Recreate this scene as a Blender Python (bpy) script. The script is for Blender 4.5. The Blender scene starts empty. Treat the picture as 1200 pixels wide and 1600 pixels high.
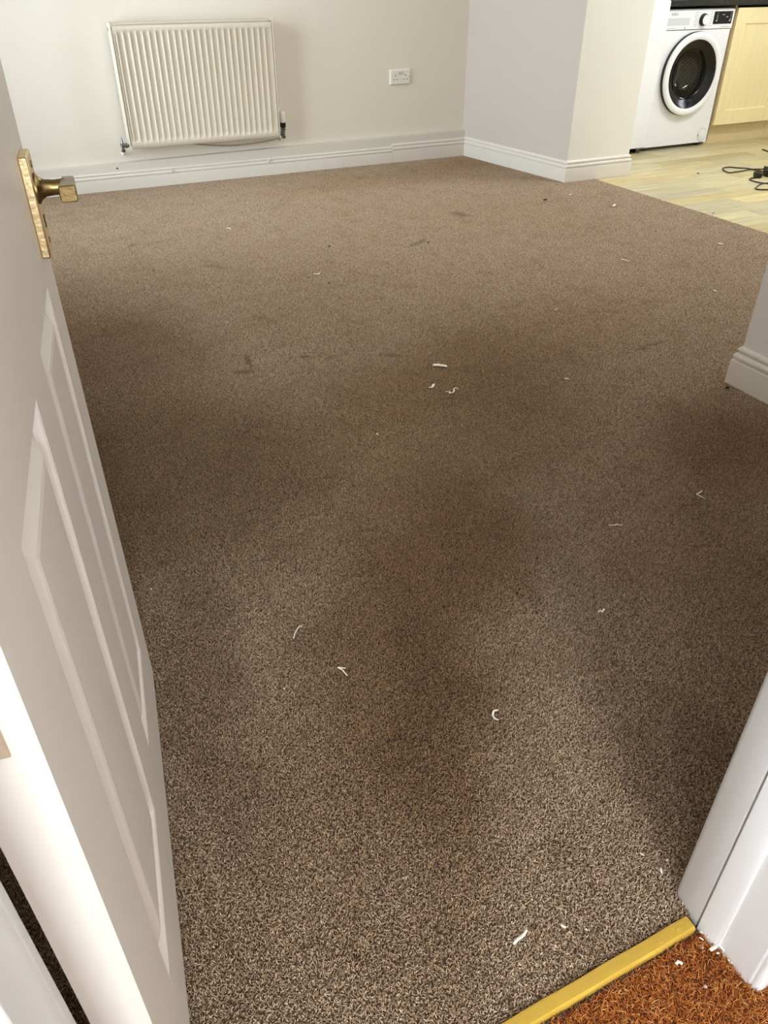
import bpy, math, random
from mathutils import Vector, Matrix
import numpy as np

# ---------------------------------------------------------------- camera
SC = bpy.context.scene
COL = SC.collection
cam_d = bpy.data.cameras.new('camera')
cam = bpy.data.objects.new('camera', cam_d)
COL.objects.link(cam)
cam.location = (0.0, 0.0, 1.06)
cam.rotation_euler = (math.radians(90 - 35.268), 0, math.radians(-26))
cam_d.sensor_fit = 'VERTICAL'
cam_d.sensor_height = 36.0
cam_d.lens = 1202.0 / 1600.0 * 36.0
cam_d.clip_start = 0.02
SC.camera = cam

# ---------------------------------------------------------------- world, lights, exposure
W = bpy.data.worlds.new('world')
SC.world = W
W.use_nodes = True
bgn = W.node_tree.nodes['Background']
bgn.inputs[0].default_value = (0.72, 0.84, 1.0, 1)
bgn.inputs[1].default_value = 1.6

def area(name, loc, target, sx, sy, power, color):
    d = bpy.data.lights.new(name, 'AREA')
    d.shape = 'RECTANGLE'
    d.size, d.size_y, d.energy, d.color = sx, sy, power, color
    o = bpy.data.objects.new(name, d)
    COL.objects.link(o)
    o.location = loc
    o.rotation_euler = (Vector(target) - Vector(loc)).to_track_quat('-Z', 'Y').to_euler()
    return o

# daylight through the glazed garden door in the left wall (sky outside it)
area('garden_daylight', (-0.62, 4.15, 1.10), (3.0, 4.1, 0.6), 1.4, 1.9, 78, (0.87, 0.93, 1.0))
# daylight through the kitchen window
area('kitchen_daylight', (6.62, 2.9, 1.60), (3.0, 3.0, 0.6), 1.5, 1.1, 60, (0.92, 0.96, 1.0))
# unseen ceiling lamps: hall, living room, kitchen
area('hall_lamp_light', (0.35, -1.25, 2.26), (0.35, -1.0, 0.0), 0.28, 0.28, 8, (1.0, 0.95, 0.88))
# daylight through the glazed front door in the hall, left of and behind the camera
area('hall_daylight', (-0.45, -2.72, 1.45), (0.1, 0.4, 0.6), 0.8, 1.0, 95, (0.93, 0.96, 1.0))
area('hall_side_fill', (-1.25, -1.15, 1.35), (0.6, 0.4, 0.7), 0.8, 1.3, 75, (0.93, 0.96, 1.0))  # unseen side light, added to brighten the door jamb
area('kitchen_lamp_light', (4.7, 3.1, 2.28), (4.7, 3.1, 0), 1.1, 0.25, 24, (0.98, 0.98, 1.0))
area('room_lamp_light', (1.7, 2.7, 2.22), (1.7, 2.7, 0), 0.30, 0.30, 10, (1.0, 0.90, 0.76))

vs = SC.view_settings
vs.view_transform = 'Standard'
try:
    vs.look = 'None'
except Exception:
    pass
vs.gamma = 1.0
vs.use_curve_mapping = False
vs.exposure = 0.42
SC.cycles.use_denoising = True
SC.cycles.max_bounces = 10
SC.cycles.diffuse_bounces = 6

random.seed(7)
RNG = np.random.default_rng(11)
V = Vector

# ---------------------------------------------------------------- material helpers
def lin(c):
    def f(u):
        u /= 255.0
        return u / 12.92 if u <= 0.04045 else ((u + 0.055) / 1.055) ** 2.4
    return (f(c[0]), f(c[1]), f(c[2]), 1.0)

class NT:
    def __init__(s, m):
        m.use_nodes = True
        s.t = m.node_tree
        s.b = s.t.nodes['Principled BSDF']
    def n(s, kind, **kw):
        nd = s.t.nodes.new(kind)
        for k, v in kw.items():
            setattr(nd, k, v)
        return nd
    def l(s, a, b):
        s.t.links.new(a, b)
    def mix(s, fac, a, b, mode='MIX'):
        m = s.n('ShaderNodeMix', data_type='RGBA', blend_type=mode)
        for sock, v in ((m.inputs[0], fac), (m.inputs[6], a), (m.inputs[7], b)):
            if hasattr(v, 'is_linked'):
                s.l(v, sock)
            else:
                sock.default_value = v
        return m.outputs[2]
    def math(s, op, a, b=0.0, c=0.0, clamp=False):
        m = s.n('ShaderNodeMath', operation=op, use_clamp=clamp)
        for i, v in enumerate((a, b, c)):
            if hasattr(v, 'is_linked'):
                s.l(v, m.inputs[i])
            else:
                m.inputs[i].default_value = v
        return m.outputs[0]
    def noise(s, vec, scale, detail=3.0, rough=0.5):
        n = s.n('ShaderNodeTexNoise')
        n.inputs['Scale'].default_value = scale
        n.inputs['Detail'].default_value = detail
        n.inputs['Roughness'].default_value = rough
        if vec is not None:
            s.l(vec, n.inputs['Vector'])
        return n.outputs['Fac']
    def ramp(s, fac, stops):
        r = s.n('ShaderNodeValToRGB')
        e = r.color_ramp.elements
        while len(e) < len(stops):
            e.new(0.5)
        for el, (p, c) in zip(e, stops):
            el.position = p
            el.color = c
        s.l(fac, r.inputs[0])
        return r.outputs[0]
    def bump(s, h, strength, dist=0.002):
        b = s.n('ShaderNodeBump')
        b.inputs['Strength'].default_value = strength
        b.inputs['Distance'].default_value = dist
        s.l(h, b.inputs['Height'])
        s.l(b.outputs[0], s.b.inputs['Normal'])
    def pos(s):
        return s.n('ShaderNodeNewGeometry').outputs['Position']

def mat_plain(name, rgb, rough=0.5, metal=0.0, bump=0.0, scale=200.0, vary=0.04, spec=0.5, coat=0.0):
    m = bpy.data.materials.new(name)
    k = NT(m)
    p = k.pos()
    f = k.noise(p, scale * 0.2, 3)
    c = lin(rgb)
    lo = tuple(v * (1 - vary) for v in c[:3]) + (1,)
    hi = tuple(min(1, v * (1 + vary)) for v in c[:3]) + (1,)
    k.l(k.mix(f, lo, hi), k.b.inputs['Base Color'])
    k.b.inputs['Roughness'].default_value = rough
    k.b.inputs['Metallic'].default_value = metal
    k.b.inputs['Specular IOR Level'].default_value = spec
    k.b.inputs['Coat Weight'].default_value = coat
    if bump:
        k.bump(k.noise(p, scale, 4), bump)
    return m

def mat_wall(name, rgb):
    m = bpy.data.materials.new(name)
    k = NT(m)
    p = k.pos()
    c = lin(rgb)
    f = k.noise(p, 2.2, 4)
    lo = tuple(v * 0.96 for v in c[:3]) + (1,)
    col = k.mix(f, lo, c)
    sc = k.noise(p, 9.0, 6, 0.7)                     # a few faint scuffs
    sf = k.math('MULTIPLY', k.math('SUBTRACT', sc, 0.68, clamp=True), 1.5, clamp=True)
    col = k.mix(sf, col, (c[0] * 0.75, c[1] * 0.73, c[2] * 0.70, 1))
    k.l(col, k.b.inputs['Base Color'])
    k.b.inputs['Roughness'].default_value = 0.75
    h = k.math('ADD', k.noise(p, 60, 3), k.math('MULTIPLY', k.noise(p, 5, 2), 2.0))
    k.bump(h, 0.22, 0.002)
    return m

M = {}
M['wall'] = mat_wall('cream_wall_paint', (230, 223, 209))
M['wall_alcove'] = mat_wall('shaded_alcove_wall_paint', (201, 193, 186))  # pillar side: its shade is put into a darker wall colour
M['wall_pillar'] = mat_wall('brightened_pillar_paint', (234, 233, 222))  # pillar front: the light on it is put into a paler colour
M['boxing'] = mat_plain('cream_boxing_paint', (208, 203, 192), 0.45, vary=0.02)
M['wall_white'] = mat_wall('white_wall_paint', (232, 229, 226))
M['ceiling'] = mat_wall('white_ceiling_paint', (238, 236, 232))
M['gloss_white'] = mat_plain('white_gloss_paint', (220, 215, 205), 0.32, bump=0.10, scale=60, vary=0.02)
M['frame_white'] = mat_plain('white_frame_gloss', (222, 224, 225), 0.32, bump=0.18, scale=45, vary=0.03)
M['door_white'] = mat_plain('white_door_satin', (222, 217, 209), 0.38, bump=0.06, scale=80, vary=0.02)
M['radiator'] = mat_plain('radiator_enamel', (211, 202, 184), 0.26, vary=0.01)
M['plastic_white'] = mat_plain('white_plastic', (232, 228, 216), 0.35, vary=0.01)
M['appliance'] = mat_plain('white_appliance_enamel', (238, 240, 243), 0.28, vary=0.01)
M['appliance_grey'] = mat_plain('grey_print', (150, 156, 166), 0.5, vary=0.01)
M['recess_grey'] = mat_plain('pale_grey_plastic', (205, 208, 214), 0.45, vary=0.01)
M['black_gloss'] = mat_plain('black_gloss_plastic', (10, 10, 12), 0.16, vary=0.05, spec=0.35)
M['black'] = mat_plain('black_plastic', (16, 15, 15), 0.45, vary=0.1)
M['void'] = mat_plain('dark_cavity', (8, 7, 7), 0.9, vary=0.1)
M['chrome'] = mat_plain('tarnished_chrome', (128, 128, 130), 0.28, 1.0, bump=0.1, scale=120, vary=0.15)
M['steel'] = mat_plain('drum_steel', (196, 188, 172), 0.42, 0.7, vary=0.05)
M['brass'] = mat_plain('aged_brass', (226, 204, 160), 0.36, 1.0, bump=0.25, scale=160, vary=0.18)
M['brass_dark'] = mat_plain('tarnished_brass', (142, 122, 82), 0.34, 1.0, bump=0.2, scale=160, vary=0.2)
M['threshold'] = mat_plain('yellow_brass_strip', (208, 172, 70), 0.42, 0.25, bump=0.25, scale=120, vary=0.10)
M['hinge'] = mat_plain('painted_hinge_metal', (190, 172, 150), 0.45, 0.3, bump=0.3, scale=120, vary=0.25)
M['rubber'] = mat_plain('black_rubber', (20, 19, 19), 0.5, vary=0.1)
M['grey_grime'] = mat_plain('grey_dust_and_grit', (104, 94, 82), 0.9, bump=1.0, scale=500, vary=0.4)
M['flake'] = mat_plain('white_paint_flake', (240, 234, 222), 0.6, vary=0.05)
M['flake_grey'] = mat_plain('dull_grey_flake', (182, 160, 158), 0.7, vary=0.1)
M['crumb'] = mat_plain('black_crumb', (24, 17, 12), 0.8, vary=0.3)
M['crumb_tan'] = mat_plain('yellowish_crumb', (176, 148, 92), 0.8, vary=0.2)
M['plinth'] = mat_plain('tan_plinth_board', (214, 196, 152), 0.5, vary=0.06)
M['cab_edge'] = mat_plain('brown_cabinet_side', (176, 152, 118), 0.5, vary=0.05)

def mat_glass():
    m = bpy.data.materials.new('clear_glass')
    k = NT(m)
    k.b.inputs['Base Color'].default_value = (0.80, 0.84, 0.86, 1)
    k.b.inputs['Roughness'].default_value = 0.02
    k.b.inputs['Transmission Weight'].default_value = 1.0
    k.b.inputs['IOR'].default_value = 1.45
    return m
M['glass'] = mat_glass()

def mat_maple():
    m = bpy.data.materials.new('pale_maple_veneer')
    k = NT(m)
    p = k.pos()
    mp = k.n('ShaderNodeMapping')
    mp.inputs['Scale'].default_value = (14, 14, 1.2)
    k.l(p, mp.inputs[0])
    f = k.noise(mp.outputs[0], 3.0, 5, 0.6)
    col = k.ramp(f, [(0.25, lin((234, 218, 166))), (0.55, lin((240, 226, 176))), (0.8, lin((244, 232, 186)))])
    k.l(col, k.b.inputs['Base Color'])
    k.b.inputs['Roughness'].default_value = 0.42
    return m
M['maple'] = mat_maple()

def mat_worktop():
    m = bpy.data.materials.new('black_speckled_laminate')
    k = NT(m)
    p = k.pos()
    v = k.n('ShaderNodeTexVoronoi')
    v.inputs['Scale'].default_value = 90
    k.l(p, v.inputs['Vector'])
    f = k.noise(p, 40, 3)
    msk = k.math('LESS_THAN', v.outputs['Distance'], 0.20)
    msk = k.math('MULTIPLY', msk, k.math('GREATER_THAN', f, 0.52))
    col = k.mix(msk, lin((20, 24, 23)), lin((104, 120, 112)))
    k.l(col, k.b.inputs['Base Color'])
    k.b.inputs['Roughness'].default_value = 0.14
    return m
M['worktop'] = mat_worktop()

def mat_plank():
    # colour varies plank by plank (object random), grain runs along x
    m = bpy.data.materials.new('pale_oak_laminate')
    k = NT(m)
    oi = k.n('ShaderNodeObjectInfo')
    p = k.pos()
    off = k.n('ShaderNodeVectorMath', operation='ADD')
    cx = k.n('ShaderNodeCombineXYZ')
    k.l(k.math('MULTIPLY', oi.outputs['Random'], 37.0), cx.inputs[0])
    k.l(k.math('MULTIPLY', oi.outputs['Random'], 91.0), cx.inputs[1])
    k.l(p, off.inputs[0])
    k.l(cx.outputs[0], off.inputs[1])
    mp = k.n('ShaderNodeMapping')
    mp.inputs['Scale'].default_value = (1.3, 22, 1)
    k.l(off.outputs[0], mp.inputs[0])
    g = k.noise(mp.outputs[0], 2.2, 5, 0.62)
    base = k.ramp(oi.outputs['Random'], [(0.0, lin((188, 172, 128))), (0.3, lin((222, 206, 154))),
                                         (0.6, lin((196, 188, 158))), (1.0, lin((232, 218, 168)))])
    dark = k.mix(1.0, base, (0.72, 0.70, 0.66, 1), 'MULTIPLY')
    f = k.math('MULTIPLY', k.math('SUBTRACT', g, 0.42, clamp=True), 4.0, clamp=True)
    k.l(k.mix(f, dark, base), k.b.inputs['Base Color'])
    k.b.inputs['Roughness'].default_value = 0.42
    return m
M['plank'] = mat_plank()

# ---- carpet: tuft tint (per tuft) x worn, soiled and painted-shade patches laid out in metres on the floor
STAINS_SHADE = [  # x, y, half length, half width, angle deg, colour multiplier, strength
    (0.58, 1.02, 0.75, 0.26, 48, (0.58, 0.46, 0.31), 0.9),    # walked path in from the door
    (0.44, 0.72, 0.48, 0.10, 62, (0.68, 0.58, 0.45), 0.85),
    (0.74, 1.22, 0.34, 0.22, 55, (0.84, 0.74, 0.60), 0.8),
    (0.20, 1.80, 0.50, 0.65, 0, (0.52, 0.43, 0.30), 0.9),     # darker strip behind the door
    (0.30, 2.62, 0.34, 0.42, 0, (0.68, 0.58, 0.52), 0.9),     # darker patch further back on the left
    (0.95, 1.70, 0.75, 0.55, 30, (0.72, 0.62, 0.46), 0.85),
    (1.68, 1.20, 0.28, 0.32, 20, (0.74, 0.57, 0.46), 0.85),   # reddish mark by the right wall end
    (1.25, 0.95, 0.45, 0.30, 40, (0.88, 0.79, 0.74), 0.7),
    (1.55, 2.00, 0.80, 0.35, 20, (0.86, 0.80, 0.66), 0.7),
    (2.93, 4.72, 0.30, 0.28, 0, (0.80, 0.68, 0.54), 0.7),
    (0.80, 0.50, 0.14, 0.10, 60, (0.74, 0.66, 0.64), 0.7),  # shadow beside the right door jamb, painted into the carpet colour
    (2.2, 4.55, 0.9, 0.25, 0, (0.88, 0.80, 0.68), 0.6),
    (0.12, 1.00, 0.40, 0.08, 80, (0.62, 0.54, 0.50), 0.8),  # shadow along the open door, painted into the carpet colour
]
MARKS = [  # x, y, half length, half width, angle deg, multiplier: painted shade of dents and creases, and small stains in the pile
    (0.634, 2.321, 0.0672, 0.0128, -99, 0.50),
    (0.591, 2.261, 0.0365, 0.0122, 167, 0.50),
    (0.628, 3.811, 0.0327, 0.0160, 40, 0.70),
    (0.678, 3.827, 0.0390, 0.0162, 43, 0.80),
    (0.549, 3.821, 0.0296, 0.0159, 27, 0.60),
    (0.812, 3.338, 0.0884, 0.0179, -43, 0.70),
    (0.821, 2.280, 0.0211, 0.0131, -43, 0.50),
    (1.078, 2.161, 0.0389, 0.0210, -44, 0.60),
    (0.237, 0.573, 0.0052, 0.0034, -76, 0.70),
    (0.143, 1.395, 0.0138, 0.0103, -60, 0.50),
    (0.068, 1.339, 0.0134, 0.0085, -71, 0.70),
    (0.198, 1.094, 0.0106, 0.0061, -54, 0.60),
    (3.365, 4.170, 0.0574, 0.0286, -74, 0.50),
    (2.217, 3.637, 0.0787, 0.0327, -61, 0.60),
    (1.771, 3.266, 0.0906, 0.0208, 33, 0.60),
    (1.912, 1.844, 0.1029, 0.0114, 8, 0.60),
    (0.471, 0.481, 0.0106, 0.0026, -94, 0.60),
    (0.277, 0.436, 0.0052, 0.0025, -60, 0.60),
    (0.494, 0.680, 0.0095, 0.0052, 8, 0.65),
]
def stain_shade_colour(k, p, col):
    nz = k.n('ShaderNodeTexNoise')
    nz.inputs['Scale'].default_value = 3.2
    nz.inputs['Detail'].default_value = 4
    k.l(p, nz.inputs['Vector'])
    sub = k.n('ShaderNodeVectorMath', operation='SUBTRACT')
    k.l(nz.outputs['Color'], sub.inputs[0])
    sub.inputs[1].default_value = (0.5, 0.5, 0.5)
    scl = k.n('ShaderNodeVectorMath', operation='SCALE')
    k.l(sub.outputs[0], scl.inputs[0])
    scl.inputs['Scale'].default_value = 0.30
    add = k.n('ShaderNodeVectorMath', operation='ADD')
    k.l(p, add.inputs[0])
    k.l(scl.outputs[0], add.inputs[1])
    for (x, y, a, b, ang, rgb, st) in STAINS_SHADE:
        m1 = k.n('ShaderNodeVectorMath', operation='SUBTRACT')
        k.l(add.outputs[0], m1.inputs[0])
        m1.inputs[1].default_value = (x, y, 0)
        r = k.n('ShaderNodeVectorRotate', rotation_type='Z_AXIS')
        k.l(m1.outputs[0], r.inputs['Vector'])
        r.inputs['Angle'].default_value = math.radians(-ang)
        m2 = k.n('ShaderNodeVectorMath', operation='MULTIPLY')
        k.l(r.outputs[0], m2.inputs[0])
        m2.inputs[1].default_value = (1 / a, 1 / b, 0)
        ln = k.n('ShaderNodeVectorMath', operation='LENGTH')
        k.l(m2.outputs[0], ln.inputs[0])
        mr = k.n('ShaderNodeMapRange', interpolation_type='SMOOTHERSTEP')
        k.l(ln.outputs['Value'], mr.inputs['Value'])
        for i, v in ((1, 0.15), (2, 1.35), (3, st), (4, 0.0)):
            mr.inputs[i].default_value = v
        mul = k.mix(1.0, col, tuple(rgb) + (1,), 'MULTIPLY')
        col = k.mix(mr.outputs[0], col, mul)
    nf = k.n('ShaderNodeTexNoise')
    nf.inputs['Scale'].default_value = 28.0
    nf.inputs['Detail'].default_value = 3
    k.l(p, nf.inputs['Vector'])
    sf = k.n('ShaderNodeVectorMath', operation='MULTIPLY_ADD')
    k.l(nf.outputs['Color'], sf.inputs[0])
    sf.inputs[1].default_value = (0.05, 0.05, 0)
    k.l(p, sf.inputs[2])
    for (x, y, a, b, ang, mlt) in MARKS:
        x, y = x + 0.025, y + 0.025
        mlt = min(0.8, mlt)
        m1 = k.n('ShaderNodeVectorMath', operation='SUBTRACT')
        k.l(sf.outputs[0], m1.inputs[0])
        m1.inputs[1].default_value = (x, y, 0)
        r = k.n('ShaderNodeVectorRotate', rotation_type='Z_AXIS')
        k.l(m1.outputs[0], r.inputs['Vector'])
        r.inputs['Angle'].default_value = math.radians(-ang)
        m2 = k.n('ShaderNodeVectorMath', operation='MULTIPLY')
        k.l(r.outputs[0], m2.inputs[0])
        m2.inputs[1].default_value = (1 / a, 1 / b, 0)
        ln = k.n('ShaderNodeVectorMath', operation='LENGTH')
        k.l(m2.outputs[0], ln.inputs[0])
        mr = k.n('ShaderNodeMapRange', interpolation_type='SMOOTHSTEP')
        k.l(ln.outputs['Value'], mr.inputs['Value'])
        for i, v in ((1, 0.3), (2, 1.3), (3, 0.85), (4, 0.0)):
            mr.inputs[i].default_value = v
        col = k.mix(mr.outputs[0], col, k.mix(1.0, col, (mlt, mlt * 0.92, mlt * 0.84, 1), 'MULTIPLY'))
    return col

def mat_carpet(name, tufts):
    m = bpy.data.materials.new(name)
    k = NT(m)
    p = k.pos()
    if tufts:
        at = k.n('ShaderNodeAttribute', attribute_name='tint')
        col = k.ramp(at.outputs['Fac'], [(0.0, lin((101, 80, 62))), (0.35, lin((168, 143, 119))),
                                         (0.7, lin((205, 179, 154))), (1.0, lin((246, 226, 205)))])
    else:
        col = k.mix(k.noise(p, 500, 2), lin((84, 62, 44)), lin((140, 112, 86)))
    big = k.noise(p, 1.3, 5, 0.6)                    # broad soiling, pinkish to olive
    col = k.mix(big, col, k.mix(1.0, col, (0.84, 0.80, 0.66, 1), 'MULTIPLY'))
    blot = k.noise(p, 7.0, 5, 0.65)
    bf = k.math('MULTIPLY', k.math('SUBTRACT', blot, 0.50, clamp=True), 3.0, clamp=True)
    col = k.mix(bf, col, k.mix(1.0, col, (0.80, 0.72, 0.60, 1), 'MULTIPLY'))
    spot = k.noise(p, 45.0, 3, 0.6)
    sf = k.math('MULTIPLY', k.math('SUBTRACT', spot, 0.66, clamp=True), 8.0, clamp=True)
    col = k.mix(sf, col, k.mix(1.0, col, (0.6, 0.5, 0.4, 1), 'MULTIPLY'))
    col = stain_shade_colour(k, p, col)
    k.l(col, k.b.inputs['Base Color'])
    k.b.inputs['Roughness'].default_value = 0.62
    k.b.inputs['Specular IOR Level'].default_value = 0.45
    k.b.inputs['Sheen Weight'].default_value = 0.15
    return m
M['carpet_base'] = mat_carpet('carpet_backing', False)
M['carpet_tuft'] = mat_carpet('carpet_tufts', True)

def mat_orange(name, tufts):
    m = bpy.data.materials.new(name)
    k = NT(m)
    p = k.pos()
    if tufts:
        at = k.n('ShaderNodeAttribute', attribute_name='tint')
        col = k.ramp(at.outputs['Fac'], [(0.0, lin((126, 64, 14))), (0.4, lin((196, 112, 36))),
                                         (0.75, lin((224, 148, 66))), (1.0, lin((242, 190, 124)))])
    else:
        col = k.mix(k.noise(p, 300, 2), lin((70, 30, 8)), lin((140, 68, 18)))
    big = k.noise(p, 14.0, 4, 0.6)
    col = k.mix(k.math('MULTIPLY', big, 0.9), col, k.mix(1.0, col, (0.78, 0.68, 0.52, 1), 'MULTIPLY'))
    k.l(col, k.b.inputs['Base Color'])
    k.b.inputs['Roughness'].default_value = 0.6
    return m
M['orange_base'] = mat_orange('orange_mat_backing', False)
M['orange_tuft'] = mat_orange('orange_mat_fibres', True)

# ---------------------------------------------------------------- geometry helpers
def org(o):
    v = V((0, 0, 0))
    while o is not None:
        v += V(o.location)
        o = o.parent
    return v

def tag(o, label=None, cat=None, group=None, kind=None):
    for kk, vv in (('label', label), ('category', cat), ('group', group), ('kind', kind)):
        if vv:
            o[kk] = vv
    return o

def empty(name, loc, label, cat, group=None, kind=None):
    o = bpy.data.objects.new(name, None)
    o.empty_display_size = 0.05
    COL.objects.link(o)
    o.location = loc
    return tag(o, label, cat, group, kind)

class MB:
    def __init__(s):
        s.v, s.f = [], []
    def add(s, verts, faces):
        b = len(s.v)
        s.v += [tuple(q) for q in verts]
        s.f += [tuple(i + b for i in fc) for fc in faces]
        return s
    def box(s, x0, x1, y0, y1, z0, z1):
        vs_ = [(x, y, z) for z in (z0, z1) for y in (y0, y1) for x in (x0, x1)]
        return s.add(vs_, [(0, 2, 3, 1), (4, 5, 7, 6), (0, 1, 5, 4), (2, 6, 7, 3), (0, 4, 6, 2), (1, 3, 7, 5)])
    def hexa(s, q):          # 8 points: 4 bottom ring, 4 top ring
        return s.add(q, [(3, 2, 1, 0), (4, 5, 6, 7), (0, 1, 5, 4), (1, 2, 6, 5), (2, 3, 7, 6), (3, 0, 4, 7)])
    def prism(s, poly, z0, z1):
        n = len(poly)
        vs_ = [(x, y, z0) for x, y in poly] + [(x, y, z1) for x, y in poly]
        fs = [tuple(range(n - 1, -1, -1)), tuple(range(n, 2 * n))]
        fs += [(i, (i + 1) % n, n + (i + 1) % n, n + i) for i in range(n)]
        return s.add(vs_, fs)
    def rings(s, rings, cap0=True, cap1=True):
        n = len(rings[0])
        vs_ = [q for r in rings for q in r]
        fs = []
        for j in range(len(rings) - 1):
            for i in range(n):
                fs.append((j * n + i, j * n + (i + 1) % n, (j + 1) * n + (i + 1) % n, (j + 1) * n + i))
        if cap0:
            fs.append(tuple(range(n - 1, -1, -1)))
        if cap1:
            fs.append(tuple((len(rings) - 1) * n + i for i in range(n)))
        return s.add(vs_, fs)
    def lathe(s, c, axis, prof, seg=24, cap0=True, cap1=True):   # prof: (distance along axis, radius)
        ax = V(axis).normalized()
        a = ax.orthogonal().normalized()
        b = ax.cross(a)
        rr = []
        for h, r in prof:
            rr.append([tuple(V(c) + ax * h + (a * math.cos(t) + b * math.sin(t)) * r)
                       for t in [2 * math.pi * i / seg for i in range(seg)]])
        return s.rings(rr, cap0, cap1)
    def tube(s, pts, rad, seg=8):
        pts = [V(q) for q in pts]
        rr = []
        a = None
        for i, q in enumerate(pts):
            t = (pts[min(i + 1, len(pts) - 1)] - pts[max(i - 1, 0)]).normalized()
            if a is None:
                a = t.orthogonal().normalized()
            else:
                a = (a - t * a.dot(t)).normalized()
            b = t.cross(a)
            r = rad[i] if isinstance(rad, (list, tuple)) else rad
            rr.append([tuple(q + (a * math.cos(u) + b * math.sin(u)) * r)
                       for u in [2 * math.pi * j / seg for j in range(seg)]])
        return s.rings(rr)
    def build(s, name, mat, parent=None, bevel=0.0, smooth=False, segs=2):
        o_ = org(parent)
        me = bpy.data.meshes.new(name)
        me.from_pydata([(q[0] - o_.x, q[1] - o_.y, q[2] - o_.z) for q in s.v], [], s.f)
        me.materials.append(mat)
        me.validate()
        me.update()
        o = bpy.data.objects.new(name, me)
        COL.objects.link(o)
        if parent is not None:
            o.parent = parent
        if bevel:
            b = o.modifiers.new('bevel', 'BEVEL')
            b.width, b.segments, b.limit_method, b.angle_limit = bevel, segs, 'ANGLE', math.radians(35)
        if smooth or bevel:
            try:
                me.shade_auto_smooth
            except AttributeError:
                pass
            for pl in me.polygons:
                pl.use_smooth = True
            me.set_sharp_from_angle(angle=math.radians(38)) if hasattr(me, 'set_sharp_from_angle') else None
        return o

def spline(pts, n=6):
    P = [V(q) for q in pts]
    out = []
    for i in range(len(P) - 1):
        p0, p1, p2, p3 = P[max(i - 1, 0)], P[i], P[i + 1], P[min(i + 2, len(P) - 1)]
        for j in range(n):
            t = j / n
            out.append(0.5 * ((2 * p1) + (p2 - p0) * t + (2 * p0 - 5 * p1 + 4 * p2 - p3) * t * t + (3 * p1 - p0 - 3 * p2 + p3) * t ** 3))
    out.append(P[-1])
    return out

def sweep_wall(path, prof, z0=0.0, hs=1.0):
    """Moulding along a plan polyline (the wall line); the room lies on its left-hand side when walking
    the path; prof = (stand-off, height) points from the wall foot over the face to the wall head."""
    P = [V((x, y)) for x, y in path]
    rings = []
    for i in range(len(P)):
        def nrm(a, b):
            d = (b - a).normalized()
            return V((-d.y, d.x))
        if i == 0:
            mit = nrm(P[0], P[1])
        elif i == len(P) - 1:
            mit = nrm(P[-2], P[-1])
        else:
            n1, n2 = nrm(P[i - 1], P[i]), nrm(P[i], P[i + 1])
            mit = (n1 + n2).normalized()
            mit = mit / max(0.3, mit.dot(n1))
        rings.append([(P[i].x + mit.x * t, P[i].y + mit.y * t, z0 + h * hs) for t, h in prof])
    return MB().rings(rings)

SKIRT = [(-0.002, 0), (0.018, 0), (0.018, 0.071), (0.0175, 0.0735), (0.0160, 0.0745), (0.0095, 0.0750), (0.0095, 0.0790),
         (0.0150, 0.0800), (0.0162, 0.0840), (0.0150, 0.0890), (0.0110, 0.0945), (0.0050, 0.0975), (0.0050, 0.1005),
         (0.0098, 0.1015), (0.0104, 0.1050), (0.0075, 0.111), (0.003, 0.115), (-0.002, 0.115)]

# ================================================================ SETTING
def struct(name, mb, mat, label, parent=None, **kw):
    o = mb.build(name, mat, parent, **kw)
    return tag(o, label, None, None, 'structure')

def mat_window_glass():
    m = bpy.data.materials.new('window_glass')
    m.use_nodes = True
    t = m.node_tree
    t.nodes.clear()
    out = t.nodes.new('ShaderNodeOutputMaterial')
    mx = t.nodes.new('ShaderNodeMixShader')
    tr = t.nodes.new('ShaderNodeBsdfTransparent')
    tr.inputs[0].default_value = (0.95, 0.97, 0.97, 1)
    gl = t.nodes.new('ShaderNodeBsdfGlossy')
    gl.inputs['Roughness'].default_value = 0.02
    lw = t.nodes.new('ShaderNodeFresnel')
    lw.inputs[0].default_value = 1.5
    t.links.new(lw.outputs[0], mx.inputs[0])
    t.links.new(tr.outputs[0], mx.inputs[1])
    t.links.new(gl.outputs[0], mx.inputs[2])
    t.links.new(mx.outputs[0], out.inputs[0])
    return m
M['pane'] = mat_window_glass()

LW = -0.35          # left wall face
CEIL = 2.35
# sub-floor: one slab under everything
floor = struct('floor', MB().box(-1.6, 6.8, -2.7, 5.8, -0.16, -0.0145), M['grey_grime'], 'sub-floor under the carpet, wooden floor and orange mat')
struct('ceiling', MB().box(-1.6, 6.8, -2.7, 5.8, CEIL, CEIL + 0.1), M['ceiling'], 'plain white ceiling')

# back wall, alcove side wall, pillar front
struct('wall_back', MB().box(-0.5, 3.6, 5.01, 5.2, -0.014, CEIL), M['wall'], 'cream painted back wall behind the radiator')
PIL = (3.175, 4.0)
alc = MB().prism([(3.045, 5.012), (3.1748, 4.0008), (3.2, 4.0008), (3.2, 5.012)], -0.014, CEIL)
struct('wall_alcove', alc, M['wall_alcove'], 'white side of the pillar facing the alcove corner')
struct('wall_pillar', MB().box(3.175, 3.647, 4.0003, 5.2, -0.014, CEIL), M['wall_pillar'], 'cream front of the pillar between carpeted room and kitchen')
# left wall with glazed garden door
GY0, GY1, GZ1 = 3.45, 4.85, 2.02
lw = MB().box(LW - 0.2, LW, 0.2, GY0, -0.014, CEIL).box(LW - 0.2, LW, GY1, 5.1, -0.014, CEIL).box(LW - 0.2, LW, GY0, GY1, GZ1, CEIL)
struct('wall_left', lw, M['wall'], 'cream left wall with the garden door opening')
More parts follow.
